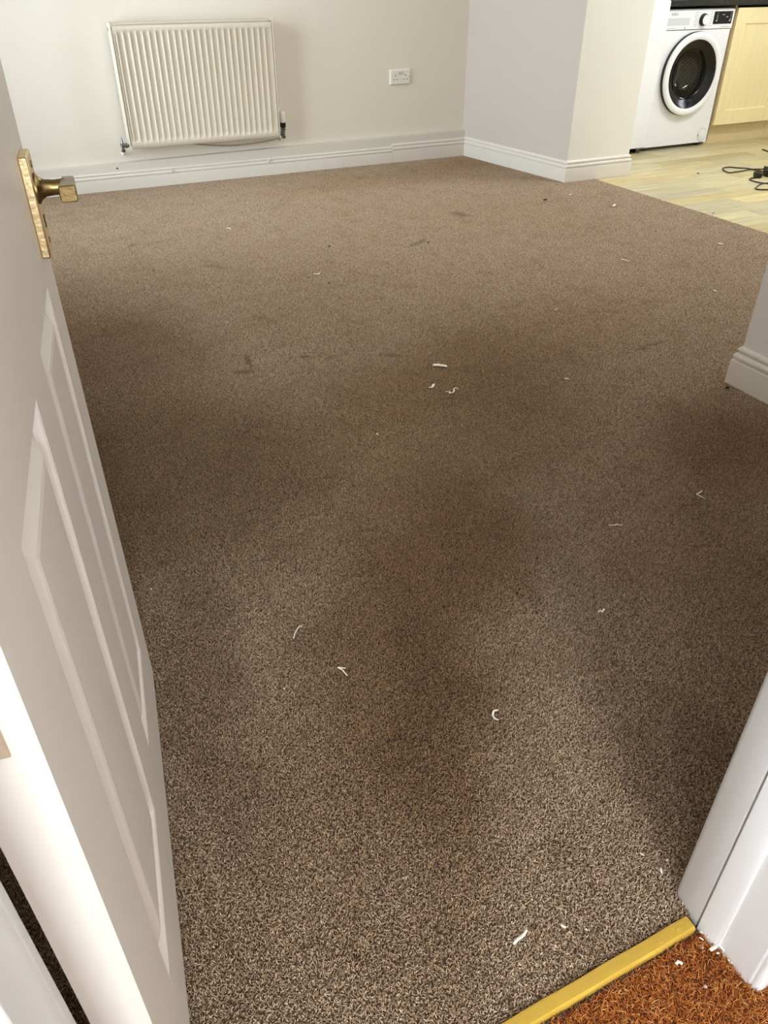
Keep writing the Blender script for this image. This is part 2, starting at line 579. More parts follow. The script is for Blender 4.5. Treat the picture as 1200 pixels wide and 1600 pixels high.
# doorway wall
LX, RX = -0.102, 0.620
fw = MB().box(LW - 0.2, LX - 0.028, 0.20, 0.325, -0.014, CEIL).box(RX + 0.028, 2.0, 0.20, 0.325, -0.014, CEIL).box(LX - 0.028, RX + 0.028, 0.20, 0.325, 2.03, CEIL)
struct('wall_front', fw, M['wall_white'], 'white wall around the doorway')
# near right wall block
struct('wall_right', MB().box(1.951, 6.5, 0.2, 1.502, -0.014, CEIL), M['wall_white'], 'white wall end at the right with a skirting board')
# kitchen walls
struct('wall_kitchen_back', MB().box(3.6, 6.7, 5.14, 5.3, -0.014, CEIL), M['wall'], 'wall behind the kitchen units')
kw = MB().box(6.4, 6.6, 1.4, 2.1, -0.014, CEIL).box(6.4, 6.6, 3.7, 5.2, -0.014, CEIL).box(6.4, 6.6, 2.1, 3.7, -0.014, 0.95).box(6.4, 6.6, 2.1, 3.7, 2.1, CEIL)
struct('wall_kitchen_right', kw, M['wall'], 'kitchen wall with the window')
# hall
hw = MB().box(-1.1, -1.0, -2.5, -1.6, -0.014, CEIL).box(-1.1, -1.0, -0.7, 0.2, -0.014, CEIL).box(-1.1, -1.0, -1.6, -0.7, -0.014, 0.6).box(-1.1, -1.0, -1.6, -0.7, 2.05, CEIL)
struct('wall_hall_left', hw, M['wall_white'], 'white hall wall left of the doorway')
struct('wall_hall_right', MB().box(1.35, 1.45, -2.5, 0.2, -0.014, CEIL), M['wall_white'], 'white hall wall right of the doorway')
struct('wall_hall_end', MB().box(-1.1, -0.9, -2.6, -2.5, -0.014, CEIL).box(0.0, 1.45, -2.6, -2.5, -0.014, CEIL).box(-0.9, 0.0, -2.6, -2.5, 2.05, CEIL), M['wall_white'], 'white end wall of the hall')

def glazed(name, label, x0, x1, y0, y1, z0, z1, mull):
    fr = MB()
    w = 0.06
    fr.box(x0, x1, y0, y0 + w, z0, z1).box(x0, x1, y1 - w, y1, z0, z1)
    fr.box(x0, x1, y0 + w, y1 - w, z0, z0 + w).box(x0, x1, y0 + w, y1 - w, z1 - w, z1)
    for my in mull:
        fr.box(x0, x1, my - w * 0.7, my + w * 0.7, z0 + w, z1 - w)
    o = struct(name, fr, M['frame_white'], label, bevel=0.004)
    ys = [y0 + w] + [q for my in mull for q in (my - w * 0.7, my + w * 0.7)] + [y1 - w]
    xm = (x0 + x1) / 2
    for i in range(0, len(ys), 2):
        MB().box(xm - 0.004, xm + 0.004, ys[i] - 0.004, ys[i + 1] + 0.004, z0 + w - 0.004, z1 - w + 0.004).build('pane', M['pane'], o)
    return o
glazed('window_1', 'white framed glazed garden door in the left wall', LW - 0.14, LW - 0.08, GY0, GY1, 0.0, GZ1, [(GY0 + GY1) / 2])
glazed('added_window_3', 'unseen white framed glazing added in the hall wall for the side fill light', -1.08, -1.03, -1.6, -0.7, 0.6, 2.05, [])  # glazing added where the hall side light comes in
fd = struct('door_2', MB().box(-0.9, -0.78, -2.58, -2.53, 0, 2.05).box(-0.12, 0.0, -2.58, -2.53, 0, 2.05).box(-0.78, -0.12, -2.58, -2.53, 0, 0.85).box(-0.78, -0.12, -2.58, -2.53, 1.95, 2.05), M['frame_white'], 'white front door with a large glazed upper part at the hall end', bevel=0.003)
MB().box(-0.785, -0.115, -2.56, -2.552, 0.845, 1.955).build('pane', M['pane'], fd)
glazed('window_2', 'white framed kitchen window', 6.46, 6.52, 2.1, 3.7, 0.95, 2.1, [2.9])

# pipe boxing above the back skirting: a slightly sloping ledge (front face 3 cm proud of the wall)
bx = MB()
xs = [LW, 0.26, 3.02, 3.052]
zt = [0.131, 0.134, 0.156, 0.1563]
rr = []
for x, z in zip(xs, zt):
    rr.append([(x, 5.02, -0.012), (x, 4.98, -0.012), (x, 4.98, z - 0.006), (x, 4.982, z - 0.0018), (x, 4.986, z), (x, 5.02, z + 0.002)])
bx.rings(rr)
struct('trim_1', bx, M['boxing'], 'cream pipe boxing with a ledge above the back skirting board', smooth=True)
# skirting boards
b1 = struct('baseboard_back', sweep_wall([(2.482, 4.98), (LW, 4.98)], SKIRT, -0.004, 0.86), M['gloss_white'], 'long cream moulded skirting board under the radiator', smooth=True)
struct('baseboard_back_right', sweep_wall([(3.052, 4.978), (2.484, 4.978)], SKIRT, -0.004, 0.985), M['gloss_white'], 'short cream skirting board piece right of the joint, in the corner', smooth=True)
struct('baseboard_pillar', sweep_wall([(3.647, 4.44), (3.647, 4.0), (3.175, 4.0), (3.047, 4.995)], SKIRT, -0.005, 1.03), M['gloss_white'], 'white moulded skirting board around the pillar', smooth=True)
struct('baseboard_right', sweep_wall([(1.951, 0.34), (1.951, 1.502), (6.4, 1.502)], SKIRT, -0.004, 1.06), M['gloss_white'], 'white moulded skirting board around the right wall end', smooth=True)
struct('baseboard_front', sweep_wall([(0.70, 0.325), (1.951, 0.325)], SKIRT, -0.004, 1.0), M['gloss_white'], 'white skirting board beside the doorway', smooth=True)
struct('baseboard_left', sweep_wall([(LW, GY0), (LW, 0.33)], SKIRT, -0.004, 1.0), M['gloss_white'], 'white skirting board behind the door', smooth=True)
for sx, sz in ((1.013, 0.075), (1.62, 0.078)):
    MB().lathe((sx, 4.9605, sz), (0, -1, 0), [(-0.004, 0.010), (0.003, 0.009), (0.005, 0.004)], 12).build('screw_head', M['gloss_white'], b1, smooth=True)
MB().lathe((0.71, 4.9815, 0.112), (0, -1, 0), [(0, 0.005), (0.003, 0.005)], 10).build('nail_hole', M['crumb'], bpy.data.objects['trim_1'])

# doorway lining, stops and architraves
def frame_side(name, label, x, sg, mat):     # sg=+1: opening lies towards +x
    """x = lining face; the timber lies on the other side of it"""
    def bxs(mb, xa, xb, y0, y1, z0=-0.013, z1=2.03):
        mb.box(min(xa, xb), max(xa, xb), y0, y1, z0, z1)
        return mb
    o = struct(name, bxs(MB(), x, x - sg * 0.028, 0.205, 0.322), mat, label, bevel=0.0025)
    return o, bxs
fl_, bxs = frame_side('trim_2', 'white door lining on the hinge side, left edge of the picture', LX, 1, M['frame_white'])
bxs(MB(), LX + 0.010, LX - 0.001, 0.225, 0.280).build('door_stop', M['frame_white'], fl_, bevel=0.002)
bxs(MB(), LX, LX - 0.062, 0.322, 0.342).build('architrave', M['frame_white'], fl_, bevel=0.003)
bxs(MB(), LX - 0.006, LX - 0.068, 0.186, 0.205).build('architrave', M['frame_white'], fl_, bevel=0.003)

fr_, bxs = frame_side('trim_3', 'white painted door lining and architrave at the right of the doorway', RX + 0.001, -1, M['frame_white'])
# stop with a chamfered face towards the hall
q = [(RX - 0.0045, 0.290), (RX - 0.0045, 0.262), (RX - 0.002, 0.256), (RX + 0.004, 0.255), (RX + 0.004, 0.290)]
MB().prism(q, -0.013, 2.03).build('door_stop', M['frame_white'], fr_, bevel=0.0018)
q = [(RX + 0.0, 0.2915), (RX - 0.0030, 0.2925), (RX + 0.0025, 0.333), (RX + 0.0065, 0.3385), (RX + 0.012, 0.342), (RX + 0.062, 0.342), (RX + 0.062, 0.322), (RX + 0.004, 0.318)]
MB().prism(q, -0.013, 2.03).build('architrave', M['frame_white'], fr_, bevel=0.0018)
# hall architrave: rounded bead on its inner edge, then a flat
arc = [(RX + 0.012 + 0.0085 * math.cos(math.radians(a)), 0.2015 + 0.0085 * math.sin(math.radians(a))) for a in range(80, 300, 22)]
MB().prism([(RX + 0.030, 0.209)] + arc + [(RX + 0.030, 0.193)], -0.013, 2.03).build('bead', M['frame_white'], fr_, smooth=True)
q = [(RX + 0.024, 0.205), (RX + 0.024, 0.196), (RX + 0.032, 0.190), (RX + 0.050, 0.187), (RX + 0.078, 0.187), (RX + 0.078, 0.205)]
MB().prism(q, -0.013, 2.03).build('architrave', M['frame_white'], fr_, bevel=0.002)
hd = struct('trim_4', MB().box(LX - 0.07, RX + 0.07, 0.186, 0.342, 2.0, 2.06), M['frame_white'], 'white head of the door lining', bevel=0.003)

# ================================================================ DOOR
DF = V((0.050, 1.069, 0))                 # free bottom corner of the visible face
DU = V((-0.1400, -0.9901, 0)).normalized()   # towards the hinges
DN = V((-DU.y, DU.x, 0))                  # out of the visible face
DWID, DTH = 0.736, 0.043
def dp(s, z, d=0.0):
    q_ = DF + DU * s + DN * d
    return (q_.x, q_.y, z)
SP = [(0.112, 0.312), (0.412, 0.628)]
ZP = [(0.170, 0.760), (0.945, 1.560), (1.665, 1.860)]
sb = [0, 0.112, 0.312, 0.412, 0.628, DWID]
zb = [0.009, 0.170, 0.760, 0.945, 1.560, 1.665, 1.860, 1.985]
mb = MB()
for i in range(5):
    for j in range(7):
        if i in (1, 3) and j in (1, 3, 5):
            continue
        for d, rev in ((0.0, False), (-DTH, True)):
            qd = [dp(sb[i], zb[j], d), dp(sb[i], zb[j + 1], d), dp(sb[i + 1], zb[j + 1], d), dp(sb[i + 1], zb[j], d)]
            mb.add(qd, [(3, 2, 1, 0)] if rev else [(0, 1, 2, 3)])
z0, z1 = zb[0], zb[-1]
for (s0, za, s1, zc) in ((0, z0, DWID, z0), (DWID, z0, DWID, z1), (DWID, z1, 0, z1), (0, z1, 0, z0)):
    mb.add([dp(s0, za, 0), dp(s1, zc, 0), dp(s1, zc, -DTH), dp(s0, za, -DTH)], [(0, 1, 2, 3)])
door = struct('door_1', mb, M['door_white'], 'open white six-panel door along the left of the picture')
for s0, s1 in SP:
    for za, zc in ZP:
        pm = MB()
        for sgn, base in ((1, 0.0), (-1, -DTH)):
            prof = [(0, 0), (0.003, -0.0015), (0.009, -0.0085), (0.018, -0.0095), (0.022, -0.0085), (0.036, -0.0015), (0.041, -0.0005)]
            loops = []
            for ins, dep in prof:
                d = base + sgn * dep
                loops.append([dp(s0 + ins, za + ins, d), dp(s1 - ins, za + ins, d), dp(s1 - ins, zc - ins, d), dp(s0 + ins, zc - ins, d)])
            vs_ = [q for l_ in loops for q in l_]
            fs = []
            for a in range(len(loops) - 1):
                for b in range(4):
                    f_ = (a * 4 + b, a * 4 + (b + 1) % 4, (a + 1) * 4 + (b + 1) % 4, (a + 1) * 4 + b)
                    fs.append(f_ if sgn < 0 else f_[::-1])
            n_ = len(loops) - 1
            f_ = tuple(n_ * 4 + b for b in range(4))
            fs.append(f_ if sgn < 0 else f_[::-1])
            pm.add(vs_, fs)
        pm.build('door_panel', M['door_white'], door)
# brass handle set
def dbox(s0, s1, za, zc, d0, d1):
    return [dp(s0, za, d0), dp(s1, za, d0), dp(s1, za, d1), dp(s0, za, d1), dp(s0, zc, d0), dp(s1, zc, d0), dp(s1, zc, d1), dp(s0, zc, d1)]
hp = MB().hexa(dbox(0.036, 0.090, 0.784, 0.893, -0.0005, 0.010)).build('handle_plate', M['brass'], door, bevel=0.002)
MB().lathe(dp(0.060, 0.798, 0.0095), DN, [(0, 0.004), (0.0015, 0.0035)], 12).build('screw_head', M['brass_dark'], hp)
MB().lathe(dp(0.060, 0.881, 0.0095), DN, [(0, 0.004), (0.0015, 0.0035)], 12).build('screw_head', M['brass_dark'], hp)
MB().hexa(dbox(0.056, 0.064, 0.812, 0.826, 0.0095, 0.0106)).build('keyhole', M['void'], hp)
NK = (0.068, 0.8565)
nk = MB().lathe(dp(NK[0], NK[1], 0.008), DN, [(0, 0.0165), (0.004, 0.0165), (0.007, 0.012), (0.012, 0.0092), (0.022, 0.0082), (0.034, 0.009)], 20)
nk.build('handle_neck', M['brass_dark'], door, smooth=True)
lv = []
for s, hw_, hd_ in ((0.048, 0.005, 0.004), (0.053, 0.0075, 0.007), (0.075, 0.0078, 0.0078), (0.100, 0.0082, 0.0088), (0.108, 0.0088, 0.0092), (0.111, 0.0084, 0.0088)):
    lv.append([dp(s, 0.8570 + b * hw_, 0.0450 + a * hd_) for a, b in ((-1, -0.8), (-0.85, -1), (0.85, -1), (1, -0.8), (1, 0.8), (0.85, 1), (-0.85, 1), (-1, 0.8))])
MB().rings(lv).build('lever', M['brass_dark'], door, bevel=0.0008, smooth=True)
# handle set on the far face of the door
MB().hexa(dbox(0.036, 0.090, 0.784, 0.893, -DTH - 0.010, -DTH + 0.0005)).build('handle_plate', M['brass'], door, bevel=0.002)
MB().hexa(dbox(-0.0012, 0.001, 0.800, 0.880, -0.032, -0.010)).build('latch_plate', M['brass_dark'], door)
# butt hinges let into the hinge edge (the visible edge is the end face s = DWID)
for zc in (0.735, 1.72, 0.22):
    hz0, hz1 = (0.694, 0.790) if zc == 0.735 else (zc - 0.048, zc + 0.048)
    hg = MB().hexa(dbox(DWID - 0.001, DWID + 0.0016, hz0, hz1, -DTH - 0.001, -0.0160)).build('hinge', M['hinge'], door, bevel=0.0006)
    kn = dp(DWID + 0.002, 0, -DTH - 0.003)
    MB().lathe((kn[0], kn[1], hz0), (0, 0, 1), [(0, 0.0045), (hz1 - hz0, 0.0045)], 12).build('hinge_knuckle', M['hinge'], hg, smooth=True)
    for q in (0.2, 0.8):
        MB().lathe(dp(DWID + 0.0014, hz0 + (hz1 - hz0) * q, -0.029), DU, [(0, 0.0042), (0.0006, 0.0036)], 10).build('screw_head', M['hinge'], hg)

# ================================================================ FLOOR COVERINGS
EX = 3.392      # carpet edge towards the kitchen
# wooden floor planks (kitchen), each plank its own piece of the floor
row_w = 0.118
y = 1.50
ri = 0
pmesh = {}
while y < 4.62:
    x = EX - random.uniform(0.0, 0.5)
    y1 = min(y + row_w, 5.14)
    while x < 6.4:
        L = random.choice((0.42, 0.56, 0.70, 0.84))
        xa, xb = max(x, EX - 0.004), min(x + L, 6.4)
        if xb - xa > 0.03:
            g = 0.0013
            c_ = ((xa + xb) / 2, (y + y1) / 2)
            hx, hy = (xb - xa) / 2 - g, (y1 - y) / 2 - g
            key = (round(hx, 4), round(hy, 4))
            if key not in pmesh:
                pr = []
                for zz, ins in ((-0.0144, 0), (-0.0068, 0), (-0.006, 0.0012)):
                    pr.append([(-hx + ins, -hy + ins, zz), (hx - ins, -hy + ins, zz), (hx - ins, hy - ins, zz), (-hx + ins, hy - ins, zz)])
                t_ = MB().rings(pr)
                me = bpy.data.meshes.new('plank')
                me.from_pydata(t_.v, [], t_.f)
                me.materials.append(M['plank'])
                pmesh[key] = me
            o = bpy.data.objects.new('plank', pmesh[key])
            COL.objects.link(o)
            o.parent = floor
            o.location = (c_[0], c_[1], 0)
        x += L
    y = y1
    ri += 1

# carpet: backing with a pile of short leaning tufts
pc = [(LW, 0.3052), (1.950, 0.3052), (1.950, 1.503), (EX, 1.503), (EX, 5.01), (LW, 5.01)]
carpet = MB().prism(pc, -0.0144, -0.0085).build('carpet', M['carpet_base'])
tag(carpet, 'soiled mottled brown-grey cut pile carpet covering the whole room floor', 'carpet')

def tuft_patch(name, mat, size, dens, length, rad, lean, base_z, parent, seed, curl=0.5):
    rng = np.random.default_rng(seed)
    g = int(math.sqrt(size * size * dens))
    n = g * g
    ii = np.arange(n)
    bx_ = ((ii % g) + rng.uniform(0.0, 1.0, n)) / g * size - size / 2
    by_ = ((ii // g) + rng.uniform(0.0, 1.0, n)) / g * size - size / 2
    az = rng.uniform(0, 2 * np.pi, n)
    ln = np.radians(rng.uniform(lean[0], lean[1], n))
    L = length * rng.uniform(0.75, 1.2, n)
    L = np.where(L * np.cos(ln) < length * 0.42, L, L)
    az2 = az + rng.uniform(-1, 1, n) * curl * 2
    ln2 = np.clip(ln + rng.uniform(-0.2, 1.0, n) * curl, 0, 1.5)
    d1 = np.stack([np.sin(ln) * np.cos(az), np.sin(ln) * np.sin(az), np.cos(ln)], 1)
    d2 = np.stack([np.sin(ln2) * np.cos(az2), np.sin(ln2) * np.sin(az2), np.cos(ln2)], 1)
    b = np.stack([bx_, by_, np.full(n, base_z)], 1)
    m_ = b + d1 * (L * 0.5)[:, None]
    t = m_ + d2 * (L * 0.55)[:, None]
    verts = np.zeros((n, 9, 3))
    for k_, (c, d, r) in enumerate(((b, d1, rad * 0.8), (m_, d1, rad), (t, d2, rad * 0.55))):
        up = np.array([0, 0, 1.0])
        s1 = np.cross(d, up + rng.normal(0, 0.05, 3))
        s1 /= np.linalg.norm(s1, axis=1)[:, None]
        s2 = np.cross(d, s1)
        ph = rng.uniform(0, 6.28, n)
        if k_:
            ph = ph0
        ph0 = ph
        for j in range(3):
            a = ph + j * 2 * np.pi / 3
            verts[:, k_ * 3 + j] = c + (s1 * np.cos(a)[:, None] + s2 * np.sin(a)[:, None]) * r
    base = (np.arange(n) * 9)[:, None]
    quads = []
    for k_ in range(2):
        for j in range(3):
            quads.append([k_ * 3 + j, k_ * 3 + (j + 1) % 3, (k_ + 1) * 3 + (j + 1) % 3, (k_ + 1) * 3 + j])
    quads = (base[:, :, None] + np.array(quads)[None]).reshape(-1, 4)
    tris = (base + np.array([[6, 7, 8]])).reshape(-1, 3)
    me = bpy.data.meshes.new(name)
    nv, nq, nt = n * 9, len(quads), len(tris)
    me.vertices.add(nv)
    me.vertices.foreach_set('co', verts.reshape(-1).astype(np.float32))
    me.loops.add(nq * 4 + nt * 3)
    me.loops.foreach_set('vertex_index', np.concatenate([quads.reshape(-1), tris.reshape(-1)]).astype(np.int32))
    me.polygons.add(nq + nt)
    ls = np.concatenate([np.arange(nq) * 4, nq * 4 + np.arange(nt) * 3]).astype(np.int32)
    me.polygons.foreach_set('loop_start', ls)
    me.polygons.foreach_set('use_smooth', np.ones(nq + nt, dtype=bool))
    me.update(calc_edges=True)
    at = me.attributes.new('tint', 'FLOAT', 'POINT')
    tint = np.clip(np.repeat(rng.normal(0.5, 0.29, n), 9) + np.tile([-0.25, -0.25, -0.25, 0, 0, 0, 0.12, 0.12, 0.12], n), 0, 1)
    at.data.foreach_set('value', tint.astype(np.float32))
    me.materials.append(mat)
    o = bpy.data.objects.new(name, me)
    COL.objects.link(o)
    o.parent = parent
    o['kind'] = 'stuff'
    return o

def tile_modifier(o, grids, size):
    """geometry nodes: repeat the patch of tufts over square tiles, turned at random by quarter turns"""
    t = bpy.data.node_groups.new('pile_tiles', 'GeometryNodeTree')
    t.interface.new_socket('Geometry', in_out='INPUT', socket_type='NodeSocketGeometry')
    t.interface.new_socket('Geometry', in_out='OUTPUT', socket_type='NodeSocketGeometry')
    gi = t.nodes.new('NodeGroupInput')
    go = t.nodes.new('NodeGroupOutput')
    jn = t.nodes.new('GeometryNodeJoinGeometry')
    for (x0, y0, nx, ny) in grids:
        g = t.nodes.new('GeometryNodeMeshGrid')
        g.inputs['Size X'].default_value = (nx - 1) * size
        g.inputs['Size Y'].default_value = (ny - 1) * size
        g.inputs['Vertices X'].default_value = nx
        g.inputs['Vertices Y'].default_value = ny
        tr = t.nodes.new('GeometryNodeTransform')
        tr.inputs['Translation'].default_value = (x0 + nx * size / 2, y0 + ny * size / 2, 0)
        t.links.new(g.outputs['Mesh'], tr.inputs['Geometry'])
        t.links.new(tr.outputs[0], jn.inputs[0])
    ip = t.nodes.new('GeometryNodeInstanceOnPoints')
    rv = t.nodes.new('FunctionNodeRandomValue')
    rv.data_type = 'INT'
    ins = [s for s in rv.inputs if s.enabled]
    for s in rv.inputs:
        if s.type == 'INT' and s.name == 'Min':
            s.default_value = 0
        if s.type == 'INT' and s.name == 'Max':
            s.default_value = 3
    ro = [s for s in rv.outputs if s.type == 'INT'][0]
    mm = t.nodes.new('ShaderNodeMath')
    mm.operation = 'MULTIPLY'
    mm.inputs[1].default_value = math.pi / 2
    cb = t.nodes.new('ShaderNodeCombineXYZ')
    t.links.new(ro, mm.inputs[0])
    t.links.new(mm.outputs[0], cb.inputs[2])
    t.links.new(jn.outputs[0], ip.inputs['Points'])
    t.links.new(gi.outputs[0], ip.inputs['Instance'])
    t.links.new(cb.outputs[0], ip.inputs['Rotation'])
    t.links.new(ip.outputs[0], go.inputs[0])
    md = o.modifiers.new('pile_tiles', 'NODES')
    md.node_group = t
    return o

pile = tuft_patch('carpet_pile', M['carpet_tuft'], 0.25, 225000, 0.0060, 0.00072, (8, 66), -0.0074, carpet, 5)
tile_modifier(pile, [(EX - 3.75, 0.3062, 10, 19), (EX - 1.25, 1.3062, 5, 15)], 0.25)

mat_ = MB().box(-0.98, 1.33, -2.4, 0.283, -0.0144, -0.012).build('orange_mat', M['orange_base'])
tag(mat_, 'shaggy orange-brown fibre mat on the hall floor at the doorway', 'mat')
fib = tuft_patch('mat_fibre', M['orange_tuft'], 0.20, 170000, 0.0125, 0.00048, (15, 72), -0.0125, mat_, 9, 0.8)
tile_modifier(fib, [(-0.95, 0.281 - 2.4, 11, 12)], 0.20)

ts = MB()
rr = []
for i in range(25):
    x = LX + 0.0005 + (RX - 0.0005 - LX - 0.012) * i / 24
    w_ = 0.0004 * math.sin(i * 1.7)
    rr.append([(x, 0.2855 + w_, -0.012), (x, 0.2858 + w_, -0.001), (x, 0.2885, 0.0022), (x, 0.3010, 0.0026), (x, 0.3045 + w_, 0.0008), (x, 0.3048, -0.012)])
ts.rings(rr)
thr = ts.build('threshold_strip', M['threshold'], smooth=True)
tag(thr, 'narrow yellow metal threshold strip between brown carpet and orange mat', 'threshold strip')
for sx in (0.585, 0.553, 0.30, 0.02):
    MB().lathe((sx, 0.2945, 0.0020), (0, 0, 1), [(0, 0.0042), (0.0008, 0.0040), (0.0011, 0.0030), (0.0006, 0.0005)], 14).build('screw_head', M['threshold'], thr, smooth=True)

gm = MB()                                      # grit caught between strip and mat
rg = random.Random(3)
for i in range(260):
    x = LX + 0.01 + rg.random() * 0.62
    yy = 0.2845 - rg.random() * 0.006
    r = rg.uniform(0.0006, 0.0016)
    gm.lathe((x, yy, -0.0075 - r), (rg.random(), rg.random(), 1), [(0, r * 0.5), (r * 0.8, r), (r * 1.6, r * 0.4)], 5)
gr = gm.build('grit', M['grey_grime'], thr)
gr['kind'] = 'stuff'

# furniture dents: no relief in the pile, their shade is painted by MARKS
def crease(pts, w):
    return spline([(x, y_, 0.0004) for x, y_ in pts], 4), w

# paint shreds and crumbs: label, width in mm, outline in metres on the floor
FLAKES = [
    ('long pointed pale flake lying flat in the middle of the carpet, above the curls', 6, [(1.1622, 2.0207), (1.1784, 2.0155), (1.191, 2.0039), (1.1986, 1.992)]),
    ('short thick white curl left of the squiggly shred mid carpet', 5, [(1.0731, 1.8842), (1.082, 1.8799), (1.0942, 1.8938), (1.1, 1.896)]),
    ('squiggly forked white shred just right of the short thick curl mid carpet', 2.5, [(1.1052, 1.8368), (1.1164, 1.8289), (1.1092, 1.8203), (1.127, 1.8237), (1.1358, 1.8389), (1.1456, 1.8439), (1.1482, 1.8328)]),
    ('small pale chip on the carpet level with the near wall corner on the right', 5, [(1.489, 1.752), (1.4949, 1.7466), (1.4989, 1.7421)]),
    ('hooked white shred shaped like a sharp arrowhead near the right edge of the carpet', 2.2, [(1.4057, 1.0816), (1.3926, 1.0769), (1.382, 1.0758), (1.3822, 1.0663), (1.3845, 1.0497)]),
    ("thin straight white shred with one wider end, right of the carpet's centre", 2.2, [(1.1036, 1.0692), (1.11, 1.0633), (1.1218, 1.0617), (1.1255, 1.0571), (1.1314, 1.0528)]),
    ('tiny round pale crumb just below the thin straight shred', 3, [(1.1073, 0.994), (1.1099, 0.9927)]),
    ('small knotted white curl below the thin straight shred on the right', 3, [(0.8892, 0.8419), (0.8975, 0.8442), (0.8986, 0.8395), (0.9082, 0.8453)]),
    ('thin curved white shred like a slim hook on the left half of the near carpet', 1.6, [(0.3398, 1.0648), (0.3353, 1.067), (0.3276, 1.0608), (0.3204, 1.0524), (0.3133, 1.0404)]),
    ('white shred folded to a narrow V with a knotted tip, near the middle front', 2, [(0.3726, 0.9263), (0.3652, 0.9299), (0.3605, 0.934), (0.365, 0.9265), (0.3665, 0.9152), (0.3682, 0.9074)]),
    ('thick white shred curled like a letter C near the front of the carpet', 2.4, [(0.572, 0.7186), (0.5652, 0.7204), (0.5586, 0.7142), (0.557, 0.7056), (0.5615, 0.7004)]),
    ('long tapering white flake lying slantwise close to the yellow threshold strip', 2.8, [(0.3745, 0.376), (0.3823, 0.3786), (0.388, 0.3795), (0.3938, 0.3804), (0.4015, 0.3841)]),
    ('small oblong white chip just above the yellow threshold strip', 2.6, [(0.4465, 0.3692), (0.4504, 0.3631)]),
    ('pale thin bent sliver on the far right carpet, towards the wooden floor', 4, [(2.4551, 2.6268), (2.4658, 2.6267), (2.4704, 2.594)]),
    ('small bright white chip on the far right carpet, above the right wall end', 5, [(2.5261, 2.1531), (2.5241, 2.1375)]),
    ('small white flake below the corner of the pillar', 8, [(2.9815, 3.7019), (2.9993, 3.7017)]),
    ('small pale speck on the carpet near the edge of the wooden floor', 7, [(3.0376, 3.3855), (3.0743, 3.4138)]),
    ('pale sliver on the carpet nearest to the edge of the wooden floor on the right', 6, [(3.0259, 2.624), (3.0424, 2.6045)]),
    ('thin pale shred beside a black splinter on the far left half of the carpet', 4, [(1.1541, 3.0472), (1.1696, 3.035), (1.1833, 3.0469)]),
    ('small white arc on the far left carpet below the radiator', 5, [(1.0214, 3.8798), (1.035, 3.8924), (1.0352, 3.8603)]),
    ('tiny white dot on the far left carpet nearest to the door', 5, [(0.3317, 3.6676), (0.3368, 3.6651)]),
    ('tiny flat pale sliver left of the thin pale shred on the far left carpet', 3.5, [(0.9046, 3.0381), (0.9188, 3.0312)]),
    ("little yellowish crumb on the carpet's right half, straight above the pale chip", 6, [(1.8136, 2.2488), (1.8344, 2.2609)]),
    ('tiny white dot alone on the dark brown middle of the carpet', 3, [(0.8031, 1.6953), (0.8047, 1.6865)]),
    ('tiny white speck on the carpet below the thin curved shred at left', 1.8, [(0.2528, 0.9312), (0.2538, 0.9274)]),
    ('tiny white speck at the dark carpet beside the open door', 2.2, [(0.0968, 1.3088), (0.0988, 1.3056)]),
    ("small white flake on the near carpet left of the door frame's right foot", 1.8, [(0.614, 0.403), (0.6164, 0.3974)]),
    ('pale flake close against the near left corner of the right door frame foot', 1.8, [(0.6245, 0.3717), (0.6207, 0.365)]),
    ('tiny chip on the carpet touching the right door frame', 1.8, [(0.6394, 0.3774), (0.6441, 0.3773)]),
    ('tiny pale chip below the oblong chip near the threshold strip', 1.6, [(0.4732, 0.351), (0.4739, 0.3478)]),
]
MAT_FLAKES = [
    ('white curled flake alone in the middle of the orange mat', 2.6, [(0.5517, 0.2628), (0.557, 0.2637), (0.5592, 0.2591)]),
    ('large slanted white flake on the orange mat against the door frame foot', 2.8, [(0.6047, 0.2565), (0.6174, 0.2567)]),
    ('thin white sliver on the orange mat below the end of the threshold strip', 1.4, [(0.6039, 0.2752), (0.6068, 0.2701)]),
    ('upper thin sliver on the orange mat by the end of the threshold strip', 1.2, [(0.6103, 0.2805), (0.6121, 0.2778)]),
    ('small white crumb beside the large slanted flake on the mat', 1.8, [(0.6092, 0.2498), (0.6129, 0.2489)]),
    ('white flake tucked under the edge of the door frame foot', 3, [(0.6211, 0.2558), (0.6221, 0.249), (0.6272, 0.2474)]),
    ('dull grey pebble-like flake on the mat by the threshold strip', 2.6, [(0.5971, 0.2648), (0.5989, 0.2621)]),
    ('small bright crumb at the middle of the door frame foot, upper of two', 1.8, [(0.6168, 0.2372), (0.6184, 0.2356)]),
    ('small bright crumb at the middle of the door frame foot, lower of two', 1.8, [(0.6179, 0.234), (0.619, 0.2317)]),
    ('thin chip standing at the door frame foot near the outer bead', 1.6, [(0.6249, 0.2245), (0.6228, 0.2203)]),
    ('small chip near the outer bead of the door frame foot', 2, [(0.6241, 0.2162), (0.6275, 0.2162)]),
    ('rounded white lump on the mat right below the outer bead', 3.6, [(0.6377, 0.2027), (0.6354, 0.1995)]),
    ('dusky lilac speck in the right part of the orange mat', 3.2, [(0.5664, 0.2281), (0.5657, 0.2242)]),
]
